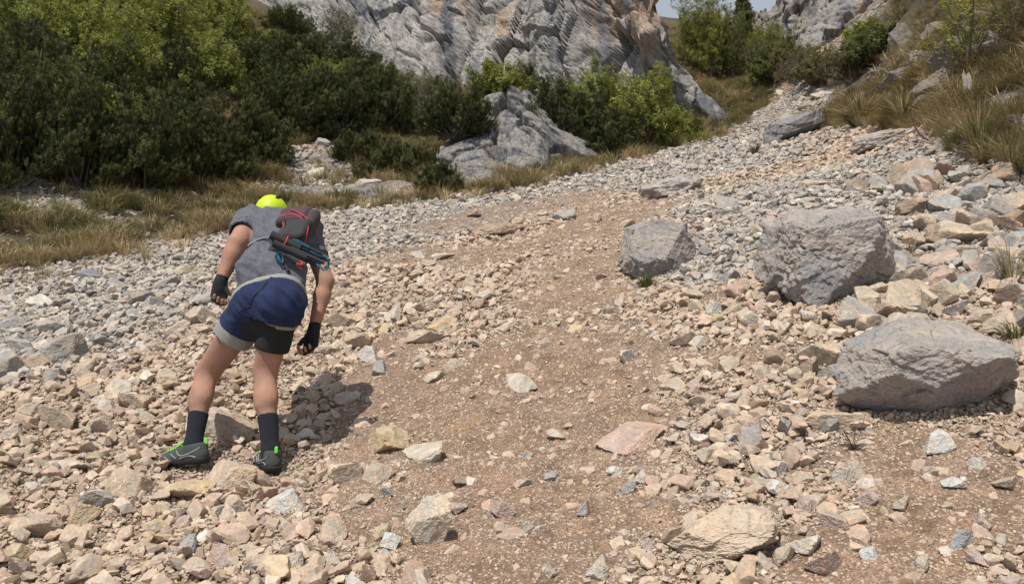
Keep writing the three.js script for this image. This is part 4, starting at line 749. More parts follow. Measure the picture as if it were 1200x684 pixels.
// hands: a palm and five fingers, each a chain of its own
function hand(wr, a, n, b, curl, thumbSide) {
  const fingers = [], pal = [], s = K;
  const P = (u, v, w) => wr.clone().addScaledVector(a, u * s).addScaledVector(b, v * s).addScaledVector(n, w * s);
  pal.push(limb(P(0, 0, 0), P(0.04, 0, 0), 0.028 * s, 0.026 * s));
  [[0.03, 0.09, 0.046], [0.01, 0.094, 0.05], [-0.011, 0.09, 0.046], [-0.031, 0.082, 0.038]].forEach(([v, u, L], i) => {
    pal.push(limb(P(0.02, v * 0.6, 0), P(u, v, 0), 0.019 * s, 0.0125 * s));
    let p = P(u, v, 0), ang = curl[0] + 0.08 * i; const segs = [];
    for (const [f, da] of [[1, 0], [0.62, curl[1]], [0.5, curl[2]]]) { ang += da; const d = a.clone().multiplyScalar(Math.cos(ang)).addScaledVector(n, Math.sin(ang)), q = p.clone().addScaledVector(d, L * f * s); segs.push([p, q]); p = q; }
    fingers.push(segs);
  });
  const t0 = P(0.025, 0.026, 0.006), t1 = P(0.058, 0.05, 0.022), t2 = P(0.085, 0.054, 0.036), t3 = P(0.106, 0.05, 0.046);
  fingers.push([[t0, t1], [t1, t2], [t2, t3]]);
  const skinF = fingers.flatMap((sg, i) => sg.map(([p, q], k) => limb(p, q, (i === 4 ? 0.0115 : 0.0098) * s - k * 0.0006, (i === 4 ? 0.0108 : 0.0092) * s - k * 0.0006)));
  const gloveF = fingers.flatMap((sg, i) => i === 4 ? [limb(sg[0][0], sg[1][1], 0.0135 * s, 0.0125 * s)] : [limb(sg[0][0], sg[0][1], 0.0128 * s, 0.0124 * s), limb(sg[1][0], sg[1][0].clone().lerp(sg[1][1], 0.75), 0.0124 * s, 0.012 * s)]);
  return { pal, skinF, gloveF, fingers };
}
const handL = hand(B.wrL, V(-0.02, -1, 0.05).normalize(), V(0.45, 0.05, 0.88).normalize(), V(0.88, 0, -0.45).normalize(), [0.55, 0.9, 0.7], 1);
const handR = hand(B.wrR, V(-0.12, -0.98, 0.1).normalize(), V(-0.3, 0.08, 0.94).normalize(), V(-0.94, 0, -0.3).normalize(), [0.5, 0.95, 0.8], 1);
{
  const main = join([...torso, ...glute], 0.05), lL = join(legsL, 0.03), lR = join(legsR, 0.03), aL = join(armsL, 0.025), aR = join(armsR, 0.025);
  const body = (x, y, z) => { let d = main(x, y, z); d = smin(d, lL(x, y, z), 0.04); d = smin(d, lR(x, y, z), 0.04); d = smin(d, aL(x, y, z), 0.03); d = smin(d, aR(x, y, z), 0.03); return smin(d, headSdf(x, y, z), 0.02); };
  const parts = [nets(body, ...box(Object.values(B), 0.2), 0.0105)];
  for (const h of [handL, handR]) { const f = (x, y, z) => { let d = 1e3; for (const q of h.pal) d = smin(d, q(x, y, z), 0.012); for (const q of h.skinF) d = smin(d, q(x, y, z), 0.003); return d; }; parts.push(nets(f, ...box([...h.fingers.flat(2), h === handL ? B.wrL : B.wrR], 0.035), 0.0032)); }
  mesh('body', clothUV(mergeGeometries(parts), 3), M.skin, person);
  // t-shirt: hangs a little off the back, short open sleeves
  const slL = mid(B.shL, B.elL, 0.62), slR = mid(B.shR, B.elR, 0.55), sleeveL = limb(B.shL, slL, 0.082 * K, 0.082 * K), sleeveR = limb(B.shR, slR, 0.074 * K, 0.07 * K), cutL = half(slL, dirOf(B.shL, B.elL)), cutR = half(slR, dirOf(B.shR, B.elR));
  const belly = limb(B.waist.clone().addScaledVector(backN, -0.09), B.chest.clone().addScaledVector(backN, -0.1), 0.1, 0.11);
  const core = join([...torso, belly, ...glute.slice(0, 0)], 0.06), hem = half(mid(B.waist, B.pel, 0.95), spine.clone().negate());
  const shirt = (x, y, z) => {
    const fold = 0.010 * n3(x * 7 + y * 6, y * 4 - x * 5, z * 5) + 0.006 * (1 - 2 * Math.abs(n3b(x * 5 + y * 11, y * 3 - x * 2, z * 4))) + 0.005 * Math.sin((x * 0.75 + y * 0.62) * 150 + 4 * n3(x * 6, y * 6, z * 6)) * clamp(1 - Math.abs(y - B.chest.y - 0.04) / 0.16, 0, 1);
    let d = core(x, y, z) - 0.017 - fold;
    d = smin(d, Math.max(sleeveL(x, y, z) - 0.8 * fold, cutL(x, y, z)), 0.03); d = smin(d, Math.max(sleeveR(x, y, z) - 0.8 * fold, cutR(x, y, z)), 0.03);
    const inner = Math.min(aL(x, y, z) - 0.012, 1); if (cutL(x, y, z) > -0.09) d = Math.max(d, -inner);
    if (cutR(x, y, z) > -0.05) d = Math.max(d, -(aR(x, y, z) - 0.008));
    return Math.max(d, hem(x, y, z), -(headSdf(x, y, z) - 0.004));
  };
  mesh('shirt', clothUV(nets(shirt, ...box([B.pel, B.neck, B.shL, B.shR, slL, slR, B.chest, B.waist], 0.19), 0.0075)), M.shirt, person);
  // pale waistband under the shirt, then navy shorts over the pelvis and thighs
  const hemL = mid(B.hipL, B.knL, 0.33), hemR = mid(B.hipR, B.knR, 0.24), dL = dirOf(B.hipL, B.knL), dR = dirOf(B.hipR, B.knR), pelvis = [limb(side(B.waist, -0.07), B.hipL, 0.095 * K, 0.1 * K), limb(side(B.waist, 0.07), B.hipR, 0.095 * K, 0.1 * K), ...glute];
  const shortsCore = join([...pelvis, limb(B.hipL, hemL, 0.102 * K, 0.106 * K), limb(B.hipR, hemR, 0.1 * K, 0.1 * K), limb(B.pel, mid(hemL, hemR, 0.5).add(V(0, 0.03, 0)), 0.09, 0.05)], 0.05), top = half(mid(B.waist, B.pel, 1.1), spine);
  const cutA = half(hemL, dL), cutB = half(hemR, dR), nearL = limb(B.hipL, B.knL, 0.2, 0.2), nearR = limb(B.hipR, B.knR, 0.2, 0.2), legL = join(legsL, 0.03), legR = join(legsR, 0.03);
  const shorts = (x, y, z) => {
    const fold = 0.008 * n3(x * 8, y * 5, z * 8) + 0.006 * (1 - 2 * Math.abs(n3b(x * 9 + y * 8, y * 4, z * 9))) + 0.003 * n3(x * 22 + y * 14, y * 9, z * 17);
    let d = shortsCore(x, y, z) - 0.014 - fold; const isL = legL(x, y, z) < legR(x, y, z);
    d = Math.max(d, isL ? cutA(x, y, z) : cutB(x, y, z), top(x, y, z));
    return Math.max(d, -(Math.min(legL(x, y, z), legR(x, y, z)) - 0.006) * ((isL ? cutA(x, y, z) : cutB(x, y, z)) > -0.06 ? 1 : -1e3) - ((isL ? cutA(x, y, z) : cutB(x, y, z)) > -0.06 ? 0 : 1e3));
  };
  const bb = box([B.waist, B.hipL, B.hipR, hemL, hemR], 0.2);
  mesh('shorts', clothUV(nets(shorts, ...bb, 0.0075)), M.navy, person);
  const ring = (limbF, a, b, near, grow) => (x, y, z) => Math.max(limbF(x, y, z) - grow, a(x, y, z), -b(x, y, z), near(x, y, z));
  const wide = limb(B.hipL, B.knL, 0.113 * K, 0.106 * K), wideR = limb(B.hipR, B.knR, 0.102 * K, 0.094 * K);
  mesh('waistband', clothUV(nets((x, y, z) => Math.max(smin(core(x, y, z), shortsCore(x, y, z), 0.03) - 0.016, half(mid(B.waist, B.pel, 0.85), spine)(x, y, z), -half(mid(B.waist, B.pel, 1.12), spine)(x, y, z)), ...bb, 0.008)), M.band, person);
  mesh('hem_band', clothUV(nets(ring((x, y, z) => Math.max(wide(x, y, z), -(legL(x, y, z) - 0.003)), half(hemL.clone().addScaledVector(dL, 0.07), dL), half(hemL.clone().addScaledVector(dL, 0.001), dL), nearL, 0.006), ...box([hemL], 0.2), 0.006)), M.band, person);
  mesh('hem_band', clothUV(nets(ring((x, y, z) => Math.max(wideR(x, y, z), -(legR(x, y, z) - 0.003), B.hipR.x - 0.01 - x), half(hemR.clone().addScaledVector(dR, 0.024), dR), half(hemR.clone().addScaledVector(dR, 0.001), dR), nearR, 0.006), ...box([hemR], 0.2), 0.006)), M.band, person);
  const linEnd = mid(B.hipR, B.knR, 0.66);
  mesh('liner_leg', clothUV(nets((x, y, z) => Math.max(limb(B.hipR, B.knR, 0.1 * K, 0.088 * K)(x, y, z) - 0.003 - 0.003 * n3(x * 9, y * 9, z * 9), half(linEnd, dR)(x, y, z), -half(hemR.clone().addScaledVector(dR, 0.02), dR)(x, y, z)), ...box([hemR, linEnd], 0.17), 0.007)), M.black, person);
  mesh('liner_crotch', nets(join([limb(B.pel, mid(hemL, hemR, 0.55).add(V(0, -0.035, 0.0)), 0.07, 0.05), limb(B.hipL, mid(B.hipL, B.knL, 0.3), 0.085, 0.09), limb(B.pel, mid(hemL, hemR, 0.35).add(V(0, 0, 0.03)), 0.08, 0.075), limb(J(297, 369, 0.03), J(314, 380, 0.02), 0.08, 0.08), limb(mid(hemL, hemR, 0.4), mid(hemL, hemR, 0.9).add(V(0, -0.02, 0.01)), 0.06, 0.07)], 0.03), ...box([B.pel, hemL, hemR], 0.14), 0.008), M.black, person);
  // seam of the shorts
  const surf = (p, f, n) => { // down along n to the surface; where it misses, to the nearest point
    let q = p.clone(), best = p.clone(), bd = 1e9; for (let k = 0; k < 60; k++) { const d = f(q.x, q.y, q.z); if (Math.abs(d) < bd) { bd = Math.abs(d); best.copy(q); } if (bd < 0.0008) return best; q.addScaledVector(n, -d * 0.8); }
    for (let k = 0; k < 30; k++) { const e = 0.002, d = f(best.x, best.y, best.z), gr = V(f(best.x + e, best.y, best.z) - d, f(best.x, best.y + e, best.z) - d, f(best.x, best.y, best.z + e) - d).normalize(); best.addScaledVector(gr, -d); }
    return best;
  };
  const cord = (name, pts, r, mat, parent) => mesh(name, new THREE.TubeGeometry(new THREE.CatmullRomCurve3(pts), pts.length * 6, r, 6), mat, parent);
  cord('seam', [[318, 324], [302, 341], [287, 358], [275, 371]].map(([a, b]) => surf(J(a, b, -0.25), (x, y, z) => shortsCore(x, y, z) - 0.018, ray(a, b).normalize().negate())), 0.0026, M.dark, person);
  // socks
  const sockL = mid(B.knL, B.anL, 0.58), sockR = mid(B.knR, B.anR, 0.56);
  for (const [an, kn, s0, f] of [[B.anL, B.knL, sockL, legL], [B.anR, B.knR, sockR, legR]]) mesh('sock', clothUV(nets((x, y, z) => Math.max(smin(f(x, y, z), limb(an, an.clone().add(V(0, -0.04, 0)), 0.04, 0.042)(x, y, z), 0.03) - 0.005, half(s0, dirOf(an, kn))(x, y, z)), ...box([an, s0], 0.09), 0.006), 10), M.sock, person);
  // gloves
  for (const h of [handL, handR]) { const w = h === handL ? B.wrL : B.wrR, e = h === handL ? B.elL : B.elR, cuff = limb(w, mid(w, e, 0.12), 0.0345 * K, 0.036 * K); mesh('glove', clothUV(nets((x, y, z) => { let d = cuff(x, y, z); for (const q of h.pal) d = smin(d, q(x, y, z) - 0.004, 0.012); for (const q of h.gloveF) d = smin(d, q(x, y, z), 0.004); return d; }, ...box([...h.fingers.flat(2), w], 0.05), 0.0036), 10), M.black, person); }
  // hair and helmet
  mesh('hair', nets((x, y, z) => Math.max(ball(hp(0, 0.03, -0.012), 0.094, 0.1, 0.104)(x, y, z), half(hp(0, 0.0, 0.05), headF)(x, y, z), -half(hp(0, -0.07, 0), headU)(x, y, z)), ...box([B.head], 0.16), 0.006), M.hair, person);
  const shell = (x, y, z) => { const s = (x - B.head.x), u = (x - B.head.x) * 0 + (y - B.head.y) * headU.y + (z - B.head.z) * headU.z, f = (y - B.head.y) * headF.y + (z - B.head.z) * headF.z; const l = Math.hypot(s / 0.1, (u - 0.012) / 0.12, (f + 0.005) / 0.128); const li = Math.hypot(s / 0.088, (u - 0.012) / 0.106, (f + 0.005) / 0.115); const vent = Math.abs(Math.abs(s) - 0.045) - 0.011, vz = Math.abs(u - 0.105) - 0.05; return Math.max((l - 1) * 0.117, -(li - 1) * 0.102, 0.0 - u + 0.25 * f, -Math.max(vent, Math.abs(f + 0.045) - 0.03)); };
  const helmet = mesh('helmet', nets(shell, ...box([B.head], 0.19), 0.0052), M.lime, person);
  for (const sx of [-0.05, 0.05]) cord('vent', [-0.2, 0.15, 0.5].map((t) => { const a = 0.75 + t; return hp(sx, 0.012 + 0.12 * Math.sin(a) * 0.95, -0.005 - 0.128 * Math.cos(a) * 0.9); }), 0.0075, M.dark, helmet);
  cord('helmet_strap', [hp(-0.085, 0.0, -0.03), hp(-0.07, -0.05, -0.05), hp(0, -0.055, -0.095), hp(0.07, -0.05, -0.05), hp(0.085, 0, -0.03)], 0.009, M.strapGrey, helmet);
  mesh('eye', new THREE.SphereGeometry(0.012, 12, 8).translate(...hp(-0.032, 0.0, 0.088).toArray()), M.eye, person); mesh('eye', new THREE.SphereGeometry(0.012, 12, 8).translate(...hp(0.032, 0.0, 0.088).toArray()), M.eye, person);
  // shoes
  const shoe = (an, heel, toe) => {
    const g = new THREE.Group(); g.name = 'shoe'; person.add(g);
    const F = toe.clone().sub(heel), L = F.length(); F.normalize(); const S = F.clone().cross(V(0, 1, 0)).normalize(), U = S.clone().cross(F).normalize();
    const P = (f, u, s) => heel.clone().addScaledVector(F, f * L).addScaledVector(U, u).addScaledVector(S, s);
    const up = join([limb(P(0.08, 0.05, 0), P(0.45, 0.045, 0), 0.038, 0.04), limb(P(0.45, 0.045, 0), P(0.88, 0.03, 0), 0.042, 0.028), limb(P(0.72, 0.03, -0.012), P(0.72, 0.03, 0.014), 0.036, 0.036), limb(P(0.1, 0.095, 0), P(0.3, 0.092, 0), 0.036, 0.038), limb(P(0.35, 0.085, 0), P(0.75, 0.045, 0), 0.034, 0.026)], 0.03), floor = half(P(0, 0.022, 0), U.clone().negate()), collar = half(P(0.1, 0.108, 0), U.clone().multiplyScalar(1).addScaledVector(F, 0.12).normalize());
    const bbx = box([heel, toe, an], 0.11);
    mesh('upper', clothUV(nets((x, y, z) => Math.max(up(x, y, z), floor(x, y, z), collar(x, y, z)), ...bbx, 0.0055), 10), M.shoe, g);
    const base = join([limb(P(0.07, 0.03, 0), P(0.5, 0.024, 0), 0.045, 0.043), limb(P(0.5, 0.024, 0), P(0.9, 0.026, 0), 0.046, 0.034), limb(P(0.72, 0.024, -0.014), P(0.72, 0.024, 0.016), 0.037, 0.037)], 0.02);
    const lug = (x, y, z) => { const f = ((x - heel.x) * F.x + (y - heel.y) * F.y + (z - heel.z) * F.z); return Math.sin(f * 230) > 0.2 ? 0.007 : 0; };
    mesh('sole', nets((x, y, z) => Math.max(base(x, y, z), half(P(0, 0.034, 0), U)(x, y, z), half(P(0, 0.0, 0), U.clone().negate())(x, y, z) + lug(x, y, z)), ...bbx, 0.0045), M.sole, g);
    const on = (f, s) => { const p = P(f, 0.16, s), q = p.clone(); for (let k = 0; k < 50; k++) { const d = up(q.x, q.y, q.z); if (d < 0.002) break; q.addScaledVector(U, -d * 0.7); } return q; };
    for (const f of [0.42, 0.52, 0.62, 0.72]) { cord('lace', [on(f, -0.03), on(f + 0.02, -0.012), on(f + 0.05, 0.012), on(f + 0.06, 0.03)], 0.0042, M.limeCloth, g); cord('lace', [on(f + 0.05, -0.03), on(f + 0.04, -0.012), on(f + 0.02, 0.012), on(f, 0.03)], 0.0042, M.limeCloth, g); }
    const edge = (f, u, sgn) => { const q = P(f, u, sgn * 0.1); for (let k = 0; k < 50; k++) { const d = up(q.x, q.y, q.z); if (d < 0.001) break; q.addScaledVector(S, -sgn * d * 0.7); } return q; };
    for (const sgn of [-1, 1]) { cord('overlay', [edge(0.02, 0.085, sgn), edge(0.2, 0.06, sgn), edge(0.42, 0.05, sgn), edge(0.5, 0.075, sgn)], 0.005, M.shoeTrim, g); cord('overlay', [edge(0.5, 0.035, sgn), edge(0.6, 0.055, sgn), edge(0.63, 0.062, sgn)], 0.0045, M.shoeTrim, g); cord('overlay', [edge(0.66, 0.03, sgn), edge(0.73, 0.045, sgn), edge(0.76, 0.05, sgn)], 0.0045, M.shoeTrim, g); cord('overlay', [edge(0.1, 0.035, sgn), edge(0.25, 0.045, sgn), edge(0.42, 0.035, sgn)], 0.005, M.shoeTrim, g); }
    mesh('tongue', nets(join([limb(P(0.34, 0.118, 0), P(0.42, 0.1, 0), 0.02, 0.024)], 0.01), ...box([P(0.38, 0.11, 0)], 0.06), 0.004), M.limeCloth, g);
    mesh('heel_tab', nets(limb(P(-0.035, 0.105, 0), P(-0.02, 0.125, 0), 0.009, 0.009), ...box([P(-0.03, 0.115, 0)], 0.03), 0.003), M.limeCloth, g);
  };
  shoe(B.anL, J(240, 543, 0.06), J(186, 547, 0.14));
  shoe(B.anR, J(321, 554, -0.07), J(302, 545, 0.16));
  // a small pack on the back with its cords, then the folded poles tied across it
  const pk = group('backpack', V(0, 0, 0)); tag(pk, 'small charcoal and plum backpack with red cords on the walker\'s back', 'backpack');
  const pc = J(347, 276, 0.22).addScaledVector(backN, 0.03), ax = across, ay = spine, az = backN, Q = (a, b, c) => pc.clone().addScaledVector(ax, a).addScaledVector(ay, b).addScaledVector(az, c);
  const rbox = (c, hx, hy, hz, r) => (x, y, z) => { const dx = x - c.x, dy = y - c.y, dz = z - c.z, X = Math.abs(dx * ax.x + dy * ax.y + dz * ax.z) - hx + r, Y = Math.abs(dx * ay.x + dy * ay.y + dz * ay.z) - hy + r, Z = Math.abs(dx * az.x + dy * az.y + dz * az.z) - hz + r; return Math.hypot(Math.max(X, 0), Math.max(Y, 0), Math.max(Z, 0)) + Math.min(Math.max(X, Y, Z), 0) - r; };
  const wob = (x, y, z) => 0.006 * n3(x * 9, y * 9, z * 9);
  const bagBox = rbox(Q(0, -0.02, 0), 0.085, 0.185, 0.055, 0.045), lidBox = rbox(Q(0, 0.1, 0.01), 0.088, 0.075, 0.057, 0.045), pocketBox = rbox(Q(0.005, -0.055, 0.04), 0.07, 0.085, 0.036, 0.03);
  mesh('bag', clothUV(nets((x, y, z) => bagBox(x, y, z) + wob(x, y, z), ...box([pc], 0.26), 0.0075)), M.pack, pk);
  mesh('lid', clothUV(nets((x, y, z) => lidBox(x, y, z) + wob(x, y, z), ...box([pc], 0.26), 0.0075)), M.packRed, pk);
  mesh('pocket', clothUV(nets((x, y, z) => pocketBox(x, y, z) + wob(x, y, z), ...box([pc], 0.26), 0.0075)), M.dark, pk);
  const bagAll = (x, y, z) => Math.min(bagBox(x, y, z), lidBox(x, y, z), pocketBox(x, y, z));
  const onBag = (a, b) => surf(Q(a, b, 0.25), bagAll, az);
  cord('red_cord', [onBag(-0.075, 0.13), onBag(-0.02, 0.11), onBag(0.04, 0.08), onBag(0.08, 0.03)], 0.0035, M.red, pk);
  cord('red_cord', [onBag(-0.08, 0.055), onBag(0, 0.065), onBag(0.05, 0.04), onBag(0.083, -0.02)], 0.0035, M.red, pk);
  cord('red_cord', [onBag(-0.08, 0.055), onBag(-0.068, 0.0), onBag(-0.055, -0.07)], 0.0045, M.red, pk);
  cord('red_cord', [onBag(0.083, -0.02), onBag(0.08, -0.08), onBag(0.076, -0.13)], 0.004, M.red, pk);
  const shirtOut = (x, y, z) => core(x, y, z) - 0.024, onBack = (px, py) => surf(J(px, py, -0.35), shirtOut, ray(px, py).normalize().negate());
  cord('strap', [[331, 243], [332, 255], [334, 268], [336, 282]].map(([a, b]) => surf(J(a, b, -0.2), (x, y, z) => Math.min(shirtOut(x, y, z), bagAll(x, y, z)), ray(a, b).normalize().negate())), 0.006, M.dark, pk);
  cord('strap', [[290, 288], [299, 282], [308, 279], [316, 278]].map(([a, b]) => onBack(a, b)), 0.005, M.strapGrey, pk);
  cord('strap', [[316, 281], [323, 292], [330, 304], [338, 318]].map(([a, b]) => onBack(a, b)), 0.009, M.dark, pk);
  cord('strap', [[333, 298], [345, 304], [356, 309]].map(([a, b]) => onBack(a, b)), 0.008, M.strapGrey, pk);
  const pole = group('trekking_poles', V(0, 0, 0)); tag(pole, 'folded teal and black trekking poles tied across the backpack', 'trekking poles');
  const e0 = J(317, 275, -0.06), e1 = J(386, 307, 0.02), pd = dirOf(e0, e1), pu = V(0, 0, 1).cross(pd).normalize();
  const R = (t, u, w) => e0.clone().lerp(e1, t).addScaledVector(pu, u).add(V(0, 0, w));
  const tube = (name, t0, t1, u, w, r, mat) => mesh(name, new THREE.TubeGeometry(new THREE.LineCurve3(R(t0, u, w), R(t1, u, w)), 1, r, 10), mat, pole);
  tube('handle', 0, 0.5, 0, 0, 0.025, M.sole); tube('handle', 0.1, 0.66, -0.034, 0.01, 0.023, M.sole); tube('shaft', 0.42, 1, 0.006, 0, 0.011, M.sole); tube('shaft', 0.66, 0.84, 0.007, 0.002, 0.0118, M.blue); tube('shaft', 0.34, 0.62, 0.024, 0.006, 0.0105, M.blue); tube('shaft', 0.62, 0.95, 0.022, 0.006, 0.0095, M.sole); tube('shaft', 0.38, 0.95, -0.018, 0.018, 0.011, M.dark); tube('shaft', 0.1, 0.86, -0.044, -0.004, 0.011, M.dark); tube('ferrule', 0.5, 0.56, 0.004, 0, 0.0125, M.sole); tube('ferrule', 0.74, 0.8, 0.02, 0.006, 0.0115, M.sole);
  const loop = (px, py, rx, ry, mat) => cord('wrist_strap', [0, 1, 2, 3, 4, 5, 6].map((k) => { const a = k / 6 * 6.0 + 1.6; return J(px + rx * Math.cos(a), py + ry * Math.sin(a), 0.0 + 0.012 * Math.sin(a * 2)); }), 0.0055, mat, pole);
  loop(378, 307, 7, 7.5, M.blueStrap); loop(380, 309, 5, 8, M.blueStrap);
  cord('wrist_strap', [R(0.05, -0.02, 0.01), J(323, 291, -0.04), J(327, 304, -0.05), J(331, 308, -0.04), J(330, 298, -0.04), R(0.18, -0.02, 0.015)], 0.006, M.blueStrap, pole);
  cord('red_tie', [R(0.26, 0.03, 0.01), R(0.28, 0.0, 0.026), R(0.27, -0.04, 0.02), R(0.3, -0.06, 0.0)], 0.0045, M.red, pole); cord('red_tie', [R(0.6, -0.06, 0.02), R(0.66, -0.075, 0.03), R(0.58, -0.085, 0.025), R(0.68, -0.1, 0.02)], 0.0045, M.red, pole);
}
// ---------------------------------------------------------------- rocks in the steep bank, dead wood, single tufts
const bankRock = Object.assign(cliffMat.clone(), { name: 'bank rock', vertexColors: false, color: new THREE.Color().setRGB(0.55, 0.48, 0.40) });
[[1130, 70, 70, 40], [1180, 60, 60, 44], [1100, 100, 60, 26], [1052, 100, 54, 30], [1110, 118, 44, 22], [1185, 120, 60, 44], [1030, 90, 30, 20], [1060, 50, 30, 34], [1150, 30, 60, 30], [1085, 75, 40, 24], [1195, 160, 50, 44], [1005, 122, 34, 20], [1075, 128, 40, 18], [1100, 40, 44, 22], [1165, 100, 40, 24]].forEach(([px, py, w, h], i) => {
  const p = onGround(px, py, 6, 40), m = 1 / pxPerM(p), g = sized(rockGeo(700 + i * 11, 14, { faces: 8, edge: 30, rough: 0.12 }), w * m * 1.2, h * m * 1.7, w * m * 1.1), o = new THREE.Mesh(g, bankRock);
  o.position.copy(p).add(V(0.05, -0.06, -0.05)); o.rotation.set(0.3 * Math.sin(i * 3), i * 1.3, -0.35); o.name = numbered('bank_rock'); scene.add(o);
  tag(o, 'weathered grey rock jutting out of the grass of the steep bank', 'rock', 'rocks in the steep grassy bank');
});
[[905, 128, 18, 9], [880, 118, 14, 8], [940, 118, 16, 8], [925, 140, 22, 10], [960, 108, 18, 8], [870, 95, 24, 14], [890, 108, 16, 8], [915, 110, 14, 7], [945, 132, 20, 9], [900, 142, 20, 8], [968, 120, 30, 10], [985, 112, 26, 9]].forEach(([px, py, w, h], i) => {
  const p = onGround(px, py, 26, 100), m = 1 / pxPerM(p), o = new THREE.Mesh(sized(SHAPES[i % SHAPES.length], w * m, h * m * 1.4, w * m), stoneMats[i % 3 ? 'cream' : 'grey']);
  o.position.copy(p); o.rotation.set(0.2, i * 2.1, 0.1); o.name = numbered('gully_rock'); scene.add(o);
  tag(o, 'pale rock lying on the brown slope of the gully', 'rock', 'rocks in the gully');
});
// left bank: pale stones showing through the grass
[[40, 218, 40, 16], [70, 225, 30, 12], [20, 235, 34, 12], [85, 240, 22, 10], [350, 185, 30, 12], [365, 205, 36, 14], [340, 225, 26, 10], [430, 222, 34, 14], [455, 226, 24, 10], [400, 228, 26, 10], [375, 172, 30, 14], [130, 205, 22, 12], [160, 200, 22, 12]].forEach(([px, py, w, h], i) => {
  const p = onGround(px, py, 9, 40), m = 1 / pxPerM(p), o = new THREE.Mesh(sized(SHAPES[(i * 5) % SHAPES.length], w * m, h * m * 1.5, w * m), stoneMats[i < 4 ? 'grey' : i % 2 ? 'white' : 'cool']);
  o.position.copy(p); o.rotation.set(0.15, i * 1.7, 0.1); o.name = numbered('stone'); scene.add(o);
  tag(o, (i < 4 ? 'grey' : i % 2 ? 'whitish' : 'bluish grey') + ' stone half hidden in the dry grass of the wooded bank', 'stone', 'stones in the bank grass, ' + (i < 4 ? 'grey' : i % 2 ? 'whitish' : 'bluish grey'));
});
const twigs = (list, mat, name, label, category, base, parts = 'branch') => { const g = group(name, base); list.forEach(([pts, r0, r1], i) => mesh(i ? 'twig' : parts, taper(pts.map((p) => p.clone().sub(base)), r0, r1, 6), mat, g)); return tag(g, label, category); };
{ // fallen bare branch at the foot of the steep bank
  const d = -onGround(1018, 149).z - 0.1, b = (px, py, k = 0) => at(px, py, d + k), base = onGround(1018, 149);
  const d2 = -onGround(1095, 168).z;
  twigs([[[b(1016, 149), b(1028, 137), b(1045, 127), b(1070, 116), b(1086, 110, 0.3)], 0.03, 0.008], [[b(1045, 127), b(1056, 125), b(1064, 119)], 0.012, 0.005], [[b(1030, 136), b(1040, 127), b(1040, 120)], 0.012, 0.004], [[b(1062, 119), b(1076, 118), b(1090, 122)], 0.01, 0.004]], barkMat, 'bare_branch', 'bare dark branch rising from the foot of the steep bank', 'branch', base);
  const c = (px, py, k = 0) => at(px, py, d2 + k), base2 = onGround(1100, 167);
  twigs([[[c(1072, 146), c(1078, 157), c(1088, 164), c(1102, 168)], 0.014, 0.008], [[c(1078, 157), c(1074, 150), c(1070, 142)], 0.007, 0.004]], barkMat, 'bare_branch', 'thin curved dead branch lying on the stones below the grass clump', 'branch', base2);
}
{ // weathered broken stump
  const p = onGround(1136, 118, 6, 30), m = 1 / pxPerM(p), g = group('broken_stump', p), h = 34 * m, w = 11 * m, geo = new THREE.CylinderGeometry(w * 0.42, w * 0.6, h, 14, 8), q = geo.attributes.position;
  for (let i = 0; i < q.count; i++) { const x = q.getX(i), y = q.getY(i), z = q.getZ(i), a = Math.atan2(z, x), k = 1 + 0.22 * n3(Math.cos(a) * 2, y * 1.5, Math.sin(a) * 2); q.setXYZ(i, x * k, y + (y > h * 0.45 ? h * 0.22 * n3(Math.cos(a) * 2.4, 1, Math.sin(a) * 2.4) : 0), z * k); }
  geo.computeVertexNormals(); geo.translate(0, h * 0.42, 0); mesh('trunk', boxUV(geo, 2), paleBark, g);
  mesh('splinter', taper([V(-w * 0.2, h * 0.7, 0), V(-w * 0.3, h * 1.0, 0.01), V(-w * 0.28, h * 1.22, 0)], w * 0.14, w * 0.02, 5), paleBark, g); mesh('splinter', taper([V(w * 0.25, h * 0.7, 0), V(w * 0.3, h * 0.95, 0.01), V(w * 0.33, h * 1.08, 0)], w * 0.12, w * 0.02, 5), paleBark, g);
  tag(g, 'weathered pale broken tree stump above the grass clump', 'tree stump');
}
{ // thin tree leaning out of the bank, only partly in leaf
  const b = onGround(1138, 88, 6, 40), m = 1 / pxPerM(b);
  plant('bank_tree', 'thin dark-stemmed small tree with few fresh leaves on the steep bank', 'tree', null, b, 120 * m, 110 * m, { kind: 'leafy', seed: 4242, limbs: 12, sub: 9, per: 4, size: 0.16, tint: FRESH, bark: 0.03, leaf: SPARSE });
  const b2 = onGround(1190, 60, 6, 40); plant('bank_tree', 'bare twiggy shrub among the rocks high on the steep bank', 'tree', null, b2, 100 * m, 80 * m, { kind: 'leafy', seed: 4243, limbs: 12, sub: 8, per: 2, size: 0.14, tint: BUDS, bark: 0.02, leaf: SPARSE });
}
function clump(px, py, hpx, wpx, cols, label, n, seed, width = 0.004, lay = 0.5) { // one big tuft
  const p = onGround(px, py, 2, 40), m = 1 / pxPerM(p), g = tuftGeo(seed, n, 1, 0.55, lay, width / (hpx * m)); g.scale(wpx * m, hpx * m, wpx * m);
  const c = [], r = random(seed + 5); for (let i = 0; i < g.attributes.position.count / 9; i++) { const k = tint(cols, r); for (let v = 0; v < 9; v++) c.push(...k); } g.setAttribute('color', new THREE.Float32BufferAttribute(c, 3));
  const o = new THREE.Mesh(g, clumpMat); o.position.copy(p).add(V(0, -0.02, 0)); o.name = numbered('grass_clump'); scene.add(o); tag(o, label, 'grass clump'); return o;
}
const clumpMat = Object.assign(bladeMat.clone(), { vertexColors: true });
clump(1150, 186, 80, 60, [...STRAW, ...MIXED, [0.24, 0.25, 0.08]], 'big clump of long straw coloured grass beside the broken stump', 520, 51, 0.007);
clump(1186, 205, 62, 50, [...STRAW, ...MIXED], 'long dry grass clump at the edge of the rock pile', 380, 52, 0.006);
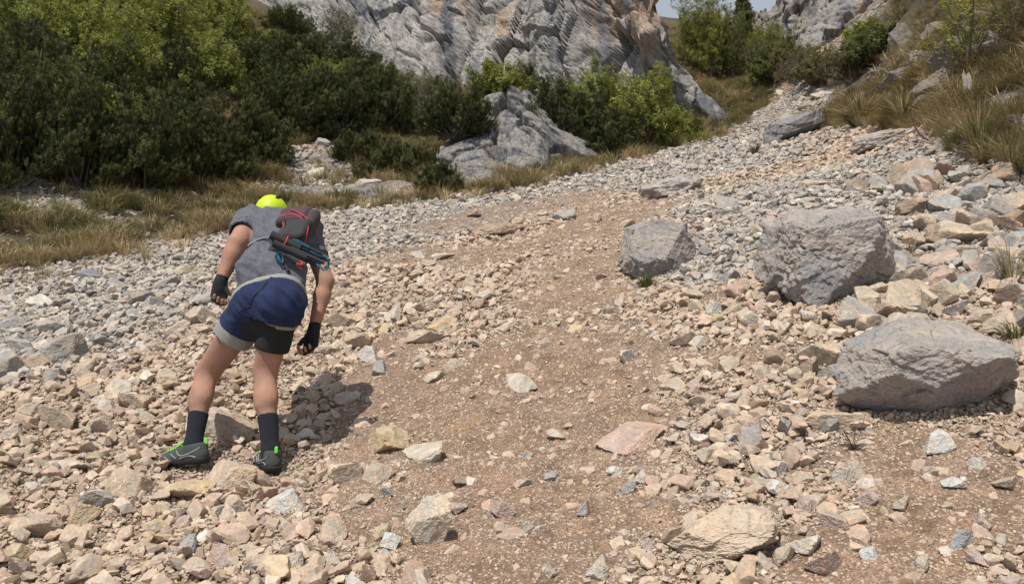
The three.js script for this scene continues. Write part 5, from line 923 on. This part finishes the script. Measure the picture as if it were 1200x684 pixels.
clump(1118, 180, 34, 34, MIXED, 'olive grass clump at the foot of the big straw clump', 260, 53, 0.006);
clump(965, 152, 34, 44, [...MIXED, ...STRAW], 'olive grass clump at the lower end of the steep bank', 300, 54, 0.012);
clump(1010, 150, 36, 60, [...STRAW, ...MIXED], 'straw coloured grass clump under the bare branch', 320, 55, 0.012);
clump(1060, 146, 34, 60, [...STRAW, ...MIXED], 'straw coloured grass clump behind the bare branch', 320, 56, 0.01);
clump(885, 182, 16, 16, [[0.2, 0.17, 0.11], [0.16, 0.15, 0.09]], 'small grey brown tuft alone in the upper scree', 160, 57, 0.008);
clump(757, 337, 24, 22, GREEN, 'fresh green tuft at the foot of the flat-faced boulder', 160, 58, 0.004, 0.8);
clump(1186, 330, 60, 60, [...MIXED, ...STRAW], 'sparse thin grass between the stones of the rock pile', 90, 59, 0.003, 0.9);
clump(1192, 400, 40, 50, MIXED, 'sparse olive grass behind the big smooth boulder', 70, 60, 0.003, 0.9);
clump(1066, 300, 40, 50, STRAW, 'few straw stalks beside the big rounded boulder', 30, 61, 0.0025, 0.9);
{ // dry black weed by the smooth boulder
  const p = onGround(1000, 527), m = 1 / pxPerM(p), r = random(88), list = [];
  for (let i = 0; i < 46; i++) { const a = r() * 6.28, L = (i < 7 ? 40 : 16) * m * (0.6 + 0.6 * r()), o = i < 7 ? 0.5 : 1.2; list.push([[p.clone(), p.clone().add(V(Math.cos(a) * L * 0.4 * o, L * 0.35, Math.sin(a) * L * 0.3 * o)), p.clone().add(V(Math.cos(a + 0.3) * L * o, L * (i < 7 ? 0.9 : 0.35), Math.sin(a + 0.3) * L * 0.6 * o))], 0.0022, 0.001]); }
  const g = group('dry_weed', p); mesh('stems', mergeGeometries(list.map(([pts, a, b]) => taper(pts.map((q) => q.clone().sub(p)), a, b, 3))), barkMat, g); tag(g, 'dry dark weed with thin stems in front of the big smooth boulder', 'weed');
}
scene.traverse((o) => { if (o.isMesh) { o.castShadow = true; o.receiveShadow = true; } });
renderer.render(scene, camera);
